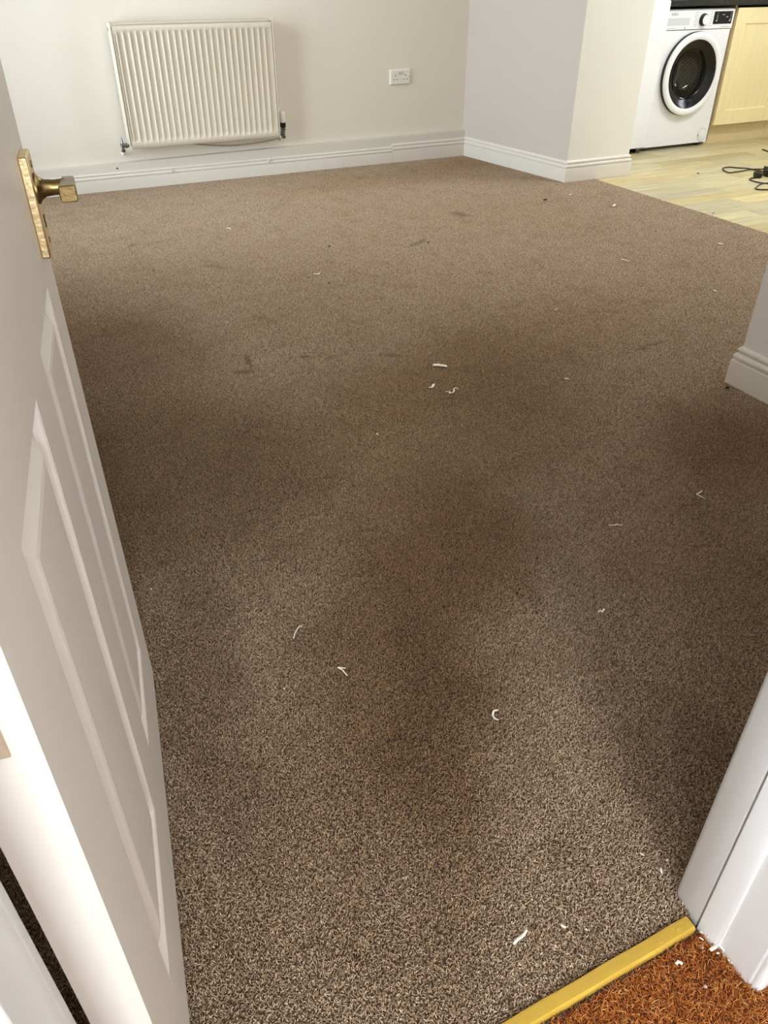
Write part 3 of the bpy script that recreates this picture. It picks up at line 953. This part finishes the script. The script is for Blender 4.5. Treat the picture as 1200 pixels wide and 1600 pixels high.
CRUMBS = [
    ('large black crumb in the right middle of the near carpet', 3.4, (0.7763, 0.9617)),
    ('black crumb on the dark brown patch mid carpet', 2.6, (0.7199, 1.1113)),
    ('elongated black crumb right of the dark brown patch', 2.8, (0.8813, 1.0401)),
    ('faint dark crumb left of the small knotted white curl, lower right carpet', 2.6, (0.8448, 0.7376)),
    ('black crumb on the dark middle patch, further back, left one', 2.4, (0.784, 1.4584)),
    ('black crumb on the dark middle patch, further back, right one', 2.0, (0.9013, 1.3945)),
    ('black splinter beside the thin pale shred', 5.0, (1.118, 3.0143)),
    ('black crumb right of the thin pale shred', 4.5, (1.1673, 2.91)),
    ('black seed on the far carpet below the wall socket', 6, (1.8071, 3.2299)),
    ('dark crumb above the thin pale shred', 6, (1.3656, 3.3772)),
    ('black crumb on the far right carpet near the wooden floor', 5, (2.9087, 2.9087)),
    ('black crumb on the far left carpet below the radiator', 5, (0.5528, 3.3826)),
    ('dark crumb left of the black crumb below the radiator', 4, (0.4596, 3.2552)),
    ('dark brown flake on the far carpet below the pillar', 8, (2.7896, 3.6635)),
    ('black crumb at the front of the carpet, lowest of four along the worn path', 2.4, (0.242, 0.4704)),
    ('dark crumb at the front carpet, upper left of the worn path', 2.2, (0.2344, 0.5717)),
    ('dark crumb at the front carpet, middle right of the worn path', 2.2, (0.2432, 0.515)),
    ('dark crumb at the front carpet, lower left of the worn path', 2.0, (0.2035, 0.5075)),
    ('black crumb just above the threshold strip', 1.8, (0.4952, 0.3262)),
    ('dark flake on the carpet beside the near right wall corner', 6, (1.8986, 1.4766)),
    ('thin dark hair-like splinter in the left middle of the carpet', 3, (0.6786, 1.805)),
    ('dark crumb at the front carpet, beside the worn path on the right', 2.2, (0.4707, 0.4762)),
    ('dark crumb on the front carpet right of the letter C curl', 1.6, (0.5614, 0.6943)),
    ('black crumb on the pale wooden kitchen floor', 7, (4.0801, 3.8213)),
    ('brown crumb on the wooden floor close to the carpet edge', 5, (3.4378, 3.056)),
]

# ================================================================ RADIATOR
rad = empty('radiator', (1.24, 4.94, 0.216), 'cream ribbed panel radiator fixed low on the back wall', 'radiator')
X0, X1, Z0, Z1, YF = 0.796, 1.686, 0.216, 0.822, 4.902
# pressed front panel with 25 raised flutes
pitch = 0.0341
nrib = 25
xs0 = X0 + 0.0195
cols = [(X0 + 0.0055, 0.0), (X0 + 0.010, 0.0)]
for i in range(nrib):
    a = xs0 + i * pitch
    cols += [(a + 0.0000, 1.0), (a + 0.0035, 0.0), (a + 0.0070, 0.0), (a + 0.0125, 1.0)]
cols += [(X1 - 0.010, 0.0), (X1 - 0.0055, 0.0)]
rows = [(Z0 + 0.002, -0.006, 0), (Z0 + 0.006, 0, 0), (Z0 + 0.036, 0, 0), (Z0 + 0.040, 0, 0.35), (Z0 + 0.056, 0, 1), (Z1 - 0.054, 0, 1), (Z1 - 0.040, 0, 0.35), (Z1 - 0.036, 0, 0), (Z1 - 0.012, 0, 0), (Z1 - 0.008, -0.006, 0)]
vs_, fs = [], []
for z, back, rel in rows:
    for x, h in cols:
        vs_.append((x, YF - back + 0.0080 * h * rel, z))
nc = len(cols)
for j in range(len(rows) - 1):
    for i in range(nc - 1):
        fs.append((j * nc + i, j * nc + i + 1, (j + 1) * nc + i + 1, (j + 1) * nc + i))
front = MB().add(vs_, fs).build('front_panel', M['radiator'], rad, smooth=True)
front.data.set_sharp_from_angle(angle=math.radians(60))
MB().box(X0 + 0.012, X1 - 0.012, YF + 0.012, 4.972, Z0 + 0.012, Z1 - 0.016).build('convector_core', M['radiator'], rad)
def side(xa, xb, hole):
    mb = MB().box(xa, xb, YF - 0.002, 4.984, Z0, Z1 + 0.004)
    o = mb.build('side_cover', M['radiator'], rad, bevel=0.0015)
    xo = xa - 0.0006 if hole < 0 else xb + 0.0006
    MB().lathe((xo, 4.962, Z1 - 0.028), (hole, 0, 0), [(-0.001, 0.009), (0.0, 0.009)], 16).build('plug_hole', M['void'], o)
    MB().lathe((xo, 4.962, Z1 - 0.028), (hole, 0, 0), [(-0.001, 0.004), (0.0012, 0.004)], 12).build('bleed_valve', M['steel'], o)
side(X0 - 0.004, X0 + 0.0015, -1)
side(X1 - 0.0015, X1 + 0.004, 1)
tg = MB().box(X0 + 0.002, X1 - 0.002, YF, YF + 0.009, Z1 - 0.004, Z1 + 0.0045).box(X0 + 0.002, X1 - 0.002, 4.974, 4.982, Z1 - 0.004, Z1 + 0.0045)
for i in range(46):
    x = X0 + 0.004 + i * (X1 - X0 - 0.012) / 45
    tg.box(x, x + 0.0045 + (0.004 if i in (0, 45) else 0), YF + 0.008, 4.975, Z1 - 0.003, Z1 + 0.002)
tg.build('top_grille', M['radiator'], rad)
# lockshield valve (left) and thermostatic valve (right)
lv = MB().lathe((0.756, 4.935, 0.203), (0, 0, 1), [(0, 0.010), (0.006, 0.012), (0.010, 0.012), (0.012, 0.009), (0.030, 0.009), (0.032, 0.012), (0.044, 0.012), (0.046, 0.009), (0.052, 0.008), (0.062, 0.006), (0.078, 0.0015)], 14)
lv.lathe((0.756, 4.935, 0.235), (1, 0, 0), [(0, 0.009), (0.014, 0.009), (0.015, 0.013), (0.026, 0.013), (0.027, 0.008), (0.044, 0.008)], 10)
lv.build('lockshield_valve', M['chrome'], rad, smooth=True)
MB().tube(spline([(0.756, 4.935, 0.206), (0.756, 4.945, 0.190), (0.757, 4.975, 0.186), (0.757, 5.0085, 0.186)], 4), 0.0075, 10).build('pipe_tail', M['gloss_white'], rad, smooth=True)
VX = 1.722
tv = MB().lathe((VX, 4.935, 0.205), (0, 0, 1), [(0, 0.011), (0.007, 0.013), (0.012, 0.013), (0.014, 0.009), (0.040, 0.009), (0.042, 0.014), (0.056, 0.014), (0.058, 0.011), (0.064, 0.011)], 14)
tv.lathe((VX, 4.935, 0.232), (-1, 0, 0), [(0, 0.009), (0.012, 0.009), (0.013, 0.012), (0.020, 0.012), (0.021, 0.008), (0.036, 0.008)], 10)
tv.build('valve_body', M['chrome'], rad, smooth=True)
MB().lathe((VX, 4.935, 0.266), (0, 0, 1), [(0, 0.015), (0.003, 0.017), (0.024, 0.017), (0.027, 0.014)], 20).build('black_collar', M['black'], rad, smooth=True)
th = []
for i in range(36):
    th.append(i)
prof = [(0.0, 0.0145), (0.006, 0.0165), (0.010, 0.0175), (0.046, 0.0185), (0.056, 0.0175), (0.062, 0.014), (0.064, 0.006)]
MB().lathe((VX, 4.935, 0.292), (0, 0, 1), prof, 16).build('thermostat_cap', M['plastic_white'], rad, smooth=True)
MB().tube(spline([(VX, 4.935, 0.210), (VX - 0.004, 4.945, 0.192), (VX - 0.006, 4.975, 0.188), (VX - 0.006, 5.0085, 0.188)], 4), 0.0075, 10).build('pipe_tail', M['gloss_white'], rad, smooth=True)
MB().tube(spline([(1.70, 4.945, 0.206), (1.62, 4.962, 0.192), (1.50, 4.968, 0.184), (1.38, 4.968, 0.184), (1.26, 4.965, 0.196), (1.15, 4.96, 0.214)], 5), 0.0042, 8).build('sagging_pipe', M['cab_edge'], rad, smooth=True)

# ================================================================ SOCKET
sk = empty('wall_socket', (2.553, 5.01, 0.45), 'cream double power socket on the back wall right of the radiator', 'socket')
sx0, sx1, sz0, sz1 = 2.482, 2.625, 0.449, 0.535
fp = MB().rings([[(sx0, 5.012, sz0), (sx1, 5.012, sz0), (sx1, 5.012, sz1), (sx0, 5.012, sz1)],
                 [(sx0, 5.002, sz0), (sx1, 5.002, sz0), (sx1, 5.002, sz1), (sx0, 5.002, sz1)],
                 [(sx0 + 0.006, 4.997, sz0 + 0.006), (sx1 - 0.006, 4.997, sz0 + 0.006), (sx1 - 0.006, 4.997, sz1 - 0.006), (sx0 + 0.006, 4.997, sz1 - 0.006)]])
fpo = fp.build('face_plate', M['plastic_white'], sk, bevel=0.0015)
for cx in (2.519, 2.590):
    for ax, az_, w_, h_ in ((0, 0.013, 0.0042, 0.009), (-0.0115, -0.009, 0.0062, 0.005), (0.0115, -0.009, 0.0062, 0.005)):
        MB().box(cx + ax - w_ / 2, cx + ax + w_ / 2, 4.9964, 4.9975, 0.488 + az_ - h_ / 2, 0.488 + az_ + h_ / 2).build('pin_slot', M['void'], sk)
for cx in (sx0 + 0.012, sx1 - 0.012):
    MB().lathe((cx, 4.9972, 0.492), (0, -1, 0), [(0, 0.0035), (0.0008, 0.003)], 10).build('screw_head', M['hinge'], sk)
for cx in (2.543, 2.563):
    MB().box(cx - 0.0075, cx + 0.0075, 4.9935, 4.9975, 0.507, 0.523).build('switch_rocker', M['recess_grey'], sk, bevel=0.001)

# ================================================================ KITCHEN
def text_mesh(name, s, size, mat, loc, parent, extrude=0.0004):
    cu = bpy.data.curves.new(name, 'FONT')
    cu.body = s
    cu.size = size
    cu.extrude = extrude
    cu.align_x = 'CENTER'
    cu.align_y = 'CENTER'
    tmp = bpy.data.objects.new(name + '_tmp', cu)
    COL.objects.link(tmp)
    dg = bpy.context.evaluated_depsgraph_get()
    me = bpy.data.meshes.new_from_object(tmp.evaluated_get(dg))
    bpy.data.objects.remove(tmp)
    bpy.data.curves.remove(cu)
    me.materials.clear()
    me.materials.append(mat)
    o = bpy.data.objects.new(name, me)
    COL.objects.link(o)
    o.parent = parent
    o.location = V(loc) - org(parent)
    o.rotation_euler = (math.pi / 2, 0, 0)
    return o

# fridge-freezer: only a slice of it shows between pillar and washing machine
fr = empty('fridge_freezer', (3.95, 4.8, -0.006), 'plain white fridge freezer, a narrow slice visible between pillar and washing machine', 'fridge')
FX0, FX1, FY = 3.672, 4.232, 4.487
MB().box(FX0, FX1, FY + 0.062, 5.10, 0.030, 1.74).build('body', M['appliance'], fr, bevel=0.006)
dr = MB().box(FX0, FX1, FY, FY + 0.055, 0.028, 0.893).build('lower_door', M['appliance'], fr, bevel=0.008)
MB().box(FX0, FX1, FY, FY + 0.055, 0.899, 1.74).build('upper_door', M['appliance'], fr, bevel=0.008)
MB().box(FX0 + 0.01, FX1 - 0.006, FY + 0.012, FY + 0.05, 0.892, 0.900).build('door_seal', M['recess_grey'], fr)
MB().box(FX0 + 0.02, FX1 - 0.01, FY + 0.06, FY + 0.09, -0.004, 0.030).build('kick_plate', M['void'], fr)
MB().box(FX1 - 0.075, FX1 - 0.004, FY + 0.006, FY + 0.066, 0.020, 0.026).build('hinge_bracket', M['chrome'], fr)
MB().lathe((FX1 - 0.045, FY + 0.035, -0.006), (0, 0, 1), [(0, 0.018), (0.008, 0.018), (0.010, 0.008), (0.034, 0.008)], 14).build('foot', M['chrome'], fr, smooth=True)
MB().lathe((FX0 + 0.045, FY + 0.035, -0.006), (0, 0, 1), [(0, 0.018), (0.008, 0.018), (0.010, 0.008), (0.034, 0.008)], 14).build('foot', M['chrome'], fr, smooth=True)

wm = empty('washing_machine', (4.545, 4.8, -0.006), 'white front-loading washing machine with a black-ringed round door under the worktop', 'washing machine')
WX0, WX1, WY, WZ0, WZ1 = 4.246, 4.846, 4.530, 0.018, 0.840
CX, CZ = 4.546, 0.462
HR = 0.205
def rect_pt(a, x0, x1, z0, z1):
    c, s = math.cos(a), math.sin(a)
    t = 1e9
    if c > 1e-9: t = min(t, (x1 - CX) / c)
    if c < -1e-9: t = min(t, (x0 - CX) / c)
    if s > 1e-9: t = min(t, (z1 - CZ) / s)
    if s < -1e-9: t = min(t, (z0 - CZ) / s)
    return (CX + c * t, CZ + s * t)
FTOP = 0.722
angs = sorted(set([2 * math.pi * i / 72 for i in range(72)] + [math.atan2(z - CZ, x - CX) % (2 * math.pi) for x in (WX0, WX1) for z in (WZ0, FTOP)]))
n = len(angs)
vs_ = [(CX + HR * math.cos(a), WY, CZ + HR * math.sin(a)) for a in angs]
for a in angs:
    px, pz = rect_pt(a, WX0, WX1, WZ0, FTOP)
    vs_.append((px, WY, pz))
fs = [(i, (i + 1) % n, n + (i + 1) % n, n + i) for i in range(n)]
bd = MB().add(vs_, fs)
bd.box(WX0, WX0 + 0.006, WY, 5.09, WZ0, WZ1 - 0.02).box(WX1 - 0.006, WX1, WY, 5.09, WZ0, WZ1 - 0.02).box(WX0, WX1, 5.08, 5.09, WZ0, WZ1 - 0.02)
bd.box(WX0, WX1, WY + 0.01, 5.09, WZ0, WZ0 + 0.006)
bd.build('body', M['appliance'], wm)
MB().box(WX0, WX1, WY + 0.004, 5.09, WZ1 - 0.020, WZ1).build('top_panel', M['appliance'], wm, bevel=0.004)
pn = MB().box(WX0, WX1, WY - 0.003, WY + 0.05, FTOP + 0.003, WZ1 - 0.004).build('control_panel', M['appliance'], wm, bevel=0.003)
MB().box(WX0 + 0.012, 4.475, WY - 0.0045, WY, 0.727, 0.832).build('detergent_drawer', M['appliance'], wm, bevel=0.001)
dd_ = [o for o in wm.children if o.name.startswith('detergent_drawer')][0]
MB().rings([[(4.262, WY - 0.0047, 0.750), (4.455, WY - 0.0047, 0.750), (4.455, WY - 0.0047, 0.792), (4.262, WY - 0.0047, 0.792)],
            [(4.266, WY - 0.0049, 0.754), (4.451, WY - 0.0049, 0.754), (4.451, WY - 0.0049, 0.790), (4.266, WY - 0.0049, 0.790)]]).build('drawer_grip', M['recess_grey'], dd_)
text_mesh('logo_lettering', 'beko', 0.030, M['appliance_grey'], (4.316, WY - 0.0050, 0.815), dd_)
MB().box(4.275, 4.345, WY - 0.0052, WY - 0.004, 0.735, 0.7375).build('small_print', M['appliance_grey'], dd_)
MB().box(4.418, 4.426, WY - 0.0052, WY - 0.004, 0.728, 0.741).build('small_print', M['appliance_grey'], dd_)
kb = MB().lathe((4.574, WY - 0.003, 0.779), (0, -1, 0), [(0, 0.036), (0.004, 0.036), (0.006, 0.032), (0.022, 0.031), (0.024, 0.029)], 28).build('programme_knob', M['black'], wm, smooth=True)
MB().lathe((4.574, WY - 0.026, 0.779), (0, -1, 0), [(0, 0.0285), (0.003, 0.0275), (0.0035, 0.020)], 28).build('knob_cap', M['appliance'], kb, smooth=True)
for k_ in range(7):
    for sg in (-1, 1):
        zz = 0.819 - k_ * 0.0128
        off = 0.052 + 0.006 * math.cos((k_ - 3) * 0.5)
        xa = 4.574 + sg * off
        ln_ = 0.026 if (k_ * 3 + sg) % 4 else 0.018
        MB().box(min(xa, xa + sg * ln_), max(xa, xa + sg * ln_), WY - 0.0034, WY - 0.002, zz, zz + 0.0022).build('programme_print', M['appliance_grey'], pn)
dsp = MB().box(4.664, 4.829, WY - 0.0065, WY, 0.752, 0.824).build('display', M['black_gloss'], wm, bevel=0.002)
for (a, b, c, d) in ((4.690, 0.812, 4.696, 0.814), (4.688, 0.800, 4.697, 0.803), (4.688, 0.790, 4.697, 0.793), (4.688, 0.779, 4.697, 0.782), (4.684, 0.768, 4.696, 0.773),
                     (4.812, 0.812, 4.818, 0.815), (4.811, 0.801, 4.817, 0.804), (4.812, 0.791, 4.818, 0.794), (4.808, 0.779, 4.817, 0.782), (4.804, 0.767, 4.816, 0.773), (4.772, 0.790, 4.790, 0.793), (4.735, 0.803, 4.756, 0.806)):
    MB().box(a, c, WY - 0.0069, WY - 0.006, b, d).build('display_mark', M['recess_grey'], dsp)
MB().box(4.744, 4.825, WY - 0.0034, WY - 0.002, 0.7345, 0.7370).build('small_print', M['appliance_grey'], wm)
# door: grey-black hinge ring behind a white rim, glossy black funnel, clear glass bowl, steel drum
def ann(prof, seg=72):
    mb = MB()
    rr_ = []
    for h, r in prof:
        rr_.append([(CX + r * math.cos(2 * math.pi * i / seg), WY - h, CZ + r * math.sin(2 * math.pi * i / seg)) for i in range(seg)])
    return mb.rings(rr_, False, False)
wd = ann([(0.0, 0.247), (0.004, 0.252), (0.020, 0.252), (0.022, 0.240)]).build('door_ring', M['black'], wm, smooth=True)
ann([(0.018, 0.247), (0.026, 0.2505), (0.033, 0.249), (0.038, 0.243), (0.040, 0.232), (0.038, 0.214), (0.034, 0.208), (0.026, 0.207)]).build('white_rim', M['appliance'], wd, smooth=True)
ann([(0.032, 0.2085), (0.030, 0.206), (0.018, 0.176), (0.010, 0.152), (0.004, 0.146)]).build('black_funnel', M['black_gloss'], wd, smooth=True)
ann([(0.006, 0.148), (0.012, 0.150), (0.010, 0.145), (-0.004, 0.140), (-0.040, 0.132), (-0.075, 0.112), (-0.095, 0.070), (-0.10, 0.002)]).build('glass_bowl', M['pane'], wd, smooth=True)
ann([(-0.001, 0.206), (-0.020, 0.190), (-0.045, 0.170), (-0.060, 0.168)]).build('door_gasket', M['rubber'], wm, smooth=True)
dm = ann([(-0.058, 0.166), (-0.062, 0.225), (-0.070, 0.235), (-0.33, 0.235), (-0.345, 0.225), (-0.350, 0.002)]).build('drum', M['steel'], wm, smooth=True)
hl = MB()
for ir in range(1, 13):
    r = ir * 0.0175
    m_ = int(2 * math.pi * r / 0.0185)
    for j in range(m_):
        a = 2 * math.pi * j / m_ + ir * 0.4
        x, z = CX + r * math.cos(a), CZ + r * math.sin(a)
        q6 = [(x + 0.0052 * math.cos(b * math.pi / 3), WY + 0.3485, z + 0.0052 * math.sin(b * math.pi / 3)) for b in range(6)]
        hl.add(q6, [(0, 1, 2, 3, 4, 5)])
for iy in range(12):
    for j in range(60):
        a = 2 * math.pi * (j + 0.5 * (iy % 2)) / 60
        y_ = WY + 0.085 + iy * 0.021
        r = 0.2345
        q4 = []
        for b in range(6):
            u_, w_ = 0.0052 * math.cos(b * math.pi / 3), 0.0052 * math.sin(b * math.pi / 3)
            aa = a + u_ / r
            q4.append((CX + r * math.cos(aa), y_ + w_, CZ + r * math.sin(aa)))
        hl.add(q4, [(0, 1, 2, 3, 4, 5)])
ho = hl.build('drum_hole', M['void'], dm)
ho['kind'] = 'stuff'
for a0 in (0.7, 2.8, 4.9):
    rr_ = []
    for y_ in (WY + 0.08, WY + 0.2, WY + 0.33):
        rr_.append([(CX + r * math.cos(a0 + da), y_, CZ + r * math.sin(a0 + da)) for r, da in ((0.236, -0.16), (0.195, -0.05), (0.195, 0.05), (0.236, 0.16))])
    MB().rings(rr_).build('drum_paddle', M['steel'], dm, bevel=0.004)
MB().lathe((4.787, WY + 0.0005, 0.066), (0, -1, 0), [(0, 0.041), (0.0022, 0.0405), (0.003, 0.038)], 32).build('filter_cover', M['appliance'], wm, smooth=True)
MB().lathe((4.787, WY + 0.0007, 0.066), (0, -1, 0), [(0, 0.0435), (0.0008, 0.0430)], 32).build('filter_seam', M['appliance_grey'], wm)
MB().box(4.748, 4.752, WY - 0.004, WY, 0.058, 0.074).build('filter_notch', M['black'], wm)
for fx in (WX0 + 0.05, WX1 - 0.05):
    for fy in (WY + 0.05, 5.03):
        MB().lathe((fx, fy, -0.006), (0, 0, 1), [(0, 0.02), (0.01, 0.02), (0.012, 0.008), (0.026, 0.008)], 12).build('foot', M['rubber'], wm)

wt = empty('worktop', (5.3, 4.8, 0.855), 'glossy black speckled kitchen worktop over washing machine and cabinet', 'worktop')
MB().box(4.238, 6.398, 4.500, 5.139, 0.857, 0.895).build('board', M['worktop'], wt, bevel=0.004)

def cabinet(x0, x1, label, knob_left):
    c = empty('base_cabinet', ((x0 + x1) / 2, 4.8, -0.006), label, 'cabinet')
    MB().box(x0, x0 + 0.018, 4.540, 5.13, 0.12, 0.856).box(x1 - 0.018, x1, 4.540, 5.13, 0.12, 0.856).box(x0 + 0.018, x1 - 0.018, 5.11, 5.13, 0.12, 0.856).box(x0 + 0.018, x1 - 0.018, 4.545, 5.11, 0.12, 0.138).build('carcass', M['cab_edge'], c)
    MB().box(x0, x1, 4.567, 4.585, -0.006, 0.121).build('plinth', M['plinth'], c)
    dx0, dx1, dz0, dz1 = x0 + 0.012, x1 - 0.003, 0.124, 0.841
    w = 0.092
    d = MB()
    d.box(dx0, dx0 + w, 4.519, 4.538, dz0, dz1).box(dx1 - w, dx1, 4.519, 4.538, dz0, dz1)
    d.box(dx0 + w, dx1 - w, 4.519, 4.538, dz0, dz0 + w).box(dx0 + w, dx1 - w, 4.519, 4.538, dz1 - w, dz1)
    do = d.build('cabinet_door', M['maple'], c)
    b_ = 0.004
    MB().rings([[(dx0 + w - 0.001, 4.5215, dz0 + w - 0.001), (dx1 - w + 0.001, 4.5215, dz0 + w - 0.001), (dx1 - w + 0.001, 4.5215, dz1 - w + 0.001), (dx0 + w - 0.001, 4.5215, dz1 - w + 0.001)],
                [(dx0 + w + b_, 4.5265, dz0 + w + b_), (dx1 - w - b_, 4.5265, dz0 + w + b_), (dx1 - w - b_, 4.5265, dz1 - w - b_), (dx0 + w + b_, 4.5265, dz1 - w - b_)]], False, True).build('door_field', M['maple'], do)
    kx = dx0 + 0.045 if knob_left else dx1 - 0.045
    MB().lathe((kx, 4.519, dz1 - 0.07), (0, -1, 0), [(0, 0.007), (0.012, 0.006), (0.016, 0.014), (0.022, 0.015), (0.026, 0.010)], 18).build('knob', M['chrome'], do, smooth=True)
    return c
cabinet(4.858, 5.463, 'pale maple kitchen cabinet with a framed door, right of the washing machine', False)
cabinet(5.466, 6.066, 'pale maple kitchen cabinet beyond the right edge of the picture', True)

# ---- black leads on the kitchen floor
FZ = -0.006
la = empty('power_lead', (4.30, 3.60, FZ), 'black three-pin plug lying pins up on the wooden floor with its short lead', 'cable')
lb = empty('adapter_lead', (4.40, 3.50, FZ), 'black mains adapter at the right edge with a lead laid in a long narrow loop', 'cable')
loop = [(4.62, 3.68), (4.572, 3.713), (4.516, 3.74), (4.46, 3.757), (4.378, 3.743), (4.312, 3.733), (4.268, 3.744), (4.278, 3.794), (4.312, 3.842), (4.345, 3.867), (4.394, 3.865), (4.43, 3.823), (4.461, 3.767), (4.478, 3.705), (4.478, 3.66), (4.47, 3.61)]
MB().tube(spline([(x, y_, FZ + 0.0042 + (0.003 if i in (5, 12) else 0)) for i, (x, y_) in enumerate(loop)], 6), 0.0038, 8).build('cord', M['rubber'], lb, smooth=True)
def plug(cx, cy, ang, parent):
    ca, sa = math.cos(ang), math.sin(ang)
    def T(x, y_, z):
        return (cx + x * ca - y_ * sa, cy + x * sa + y_ * ca, FZ + z)
    ol = [(-0.026, -0.018), (-0.018, -0.026), (0.018, -0.026), (0.026, -0.018), (0.024, 0.012), (0.014, 0.028), (-0.014, 0.028), (-0.024, 0.012)]
    rr_ = [[T(x * k_, y_ * k_, z) for x, y_ in ol] for z, k_ in ((0.0, 0.80), (0.008, 0.95), (0.024, 1.0), (0.030, 0.98), (0.032, 0.90))]
    b = MB().rings(rr_).build('plug', M['black'], parent, bevel=0.002, smooth=True)
    for x, y_, wx, wy, h in ((0, 0.011, 0.002, 0.004, 0.055), (-0.011, -0.011, 0.0032, 0.002, 0.050), (0.011, -0.011, 0.0032, 0.002, 0.050)):
        q_ = [T(x - wx, y_ - wy, 0.031), T(x + wx, y_ - wy, 0.031), T(x + wx, y_ + wy, 0.031), T(x - wx, y_ + wy, 0.031), T(x - wx, y_ - wy, h), T(x + wx, y_ - wy, h), T(x + wx, y_ + wy, h), T(x - wx, y_ + wy, h)]
        MB().hexa(q_).build('pin', M['brass_dark'], b)
    return b
plug(4.330, 3.575, 2.5, la)
ab = MB().box(4.395, 4.485, 3.505, 3.595, FZ, FZ + 0.038).build('adapter', M['black'], lb, bevel=0.006)
MB().box(4.425, 4.437, 3.620, 3.626, FZ + 0.002, FZ + 0.050).box(4.446, 4.458, 3.620, 3.626, FZ + 0.002, FZ + 0.046).box(4.420, 4.465, 3.590, 3.622, FZ, FZ + 0.030).build('adapter_pins', M['black'], ab)
c2 = [(4.300, 3.560), (4.262, 3.566), (4.228, 3.540), (4.215, 3.490), (4.225, 3.445), (4.262, 3.405), (4.32, 3.37), (4.42, 3.35), (4.52, 3.36)]
MB().tube(spline([(x, y_, FZ + 0.0042) for x, y_ in c2], 6), 0.0038, 8).build('cord', M['rubber'], la, smooth=True)
c3 = [(4.42, 3.515), (4.36, 3.45), (4.270, 3.432), (4.200, 3.428), (4.128, 3.392), (4.080, 3.362), (4.072, 3.335), (4.118, 3.306), (4.20, 3.28)]
MB().tube(spline([(x, y_, FZ + 0.0042 + (0.006 if i < 2 else 0)) for i, (x, y_) in enumerate(c3)], 6), 0.0038, 8).build('cord', M['rubber'], lb, smooth=True)
lc = MB().tube(spline([(4.94, 4.10, FZ + 0.03), (4.955, 4.06, FZ + 0.022), (4.985, 4.02, FZ + 0.008), (5.05, 3.98, FZ + 0.005), (5.2, 3.95, FZ + 0.005)], 6), 0.0045, 8).build('loose_lead', M['rubber'], smooth=True)
tag(lc, 'short black lead end standing up at the right edge, behind the other leads', 'cable')

# ================================================================ PAINT SHREDS AND CRUMBS
def flake(name, label, wmm, pts, zb, mat, group):
    w_ = wmm / 2000.0 * (2.6 if 'long pointed' in label else 1.6)
    rg_ = random.Random(hash(label) % 1000 if False else sum(ord(ch) for ch in label))
    n_ = len(pts)
    P = spline([(x, y_, 0) for x, y_ in pts], 4 if n_ > 2 else 3)
    N = len(P)
    rr_ = []
    for i, p in enumerate(P):
        t_ = (P[min(i + 1, N - 1)] - P[max(i - 1, 0)]).normalized()
        sd = V((-t_.y, t_.x, 0))
        u_ = i / (N - 1)
        k_ = 0.45 + 0.55 * math.sin(math.pi * min(1, max(0, 0.12 + 0.76 * u_))) ** 0.7
        k_ *= rg_.uniform(0.85, 1.1)
        lift = 0.0006 + 0.0012 * abs(math.sin(u_ * 5 + rg_.random()))
        th_ = max(0.0006, w_ * 0.28)
        z = zb + lift
        rr_.append([tuple(p + sd * (w_ * k_) + V((0, 0, z))), tuple(p + sd * (w_ * k_ * 0.5) + V((0, 0, z + th_))),
                    tuple(p - sd * (w_ * k_ * 0.5) + V((0, 0, z + th_ * 1.1))), tuple(p - sd * (w_ * k_) + V((0, 0, z + 0.0003))), tuple(p + V((0, 0, z - th_ * 0.5)))])
    o = MB().rings(rr_).build(name, mat, smooth=True)
    # origin at the shred itself
    c_ = P[N // 2]
    o.data.transform(Matrix.Translation(-V((c_.x, c_.y, zb))))
    o.location = (c_.x, c_.y, zb)
    return tag(o, label, 'paint flake', group)

for lab, w_, pts in FLAKES:
    mt = M['crumb_tan'] if 'yellowish' in lab else M['flake']
    flake('paint_flake', lab, w_, pts, 0.0006, mt, 'paint flakes on the carpet')
for lab, w_, pts in MAT_FLAKES:
    mt = M['flake_grey'] if ('grey' in lab or 'lilac' in lab) else M['flake']
    flake('paint_flake', lab, w_, pts, -0.0012, mt, 'paint flakes on the orange mat')

def crumb(label, wmm, xy, zb):
    rg_ = random.Random(sum(ord(ch) for ch in label))
    r = wmm / 2000.0 * 1.45
    el = 2.2 if ('elongated' in label or 'splinter' in label or 'flake' in label) else 1.25
    if 'splinter' in label:
        el = 4.0
        r *= 0.6
    an = rg_.uniform(-0.3, 0.5)
    prof = [(-1, 0.25), (-0.6, 0.85), (0.1, 1.0), (0.7, 0.7), (1, 0.2)]
    rr_ = []
    for h, q_ in prof:
        ring = []
        for j in range(7):
            a = 2 * math.pi * j / 7
            k_ = q_ * rg_.uniform(0.8, 1.15)
            lx, ly, lz = h * r * el, math.cos(a) * r * k_, r * 0.7 + math.sin(a) * r * 0.7 * k_
            ring.append((lx * math.cos(an) - ly * math.sin(an), lx * math.sin(an) + ly * math.cos(an), lz))
        rr_.append(ring)
    o = MB().rings(rr_).build('crumb', M['crumb'], smooth=True)
    o.location = (xy[0], xy[1], zb)
    return tag(o, label, 'crumb', 'dark crumbs on the floor')
for lab, w_, xy in CRUMBS:
    crumb(lab, w_, xy, -0.006 if 'wooden' in lab and 'near the' not in lab else 0.0002)
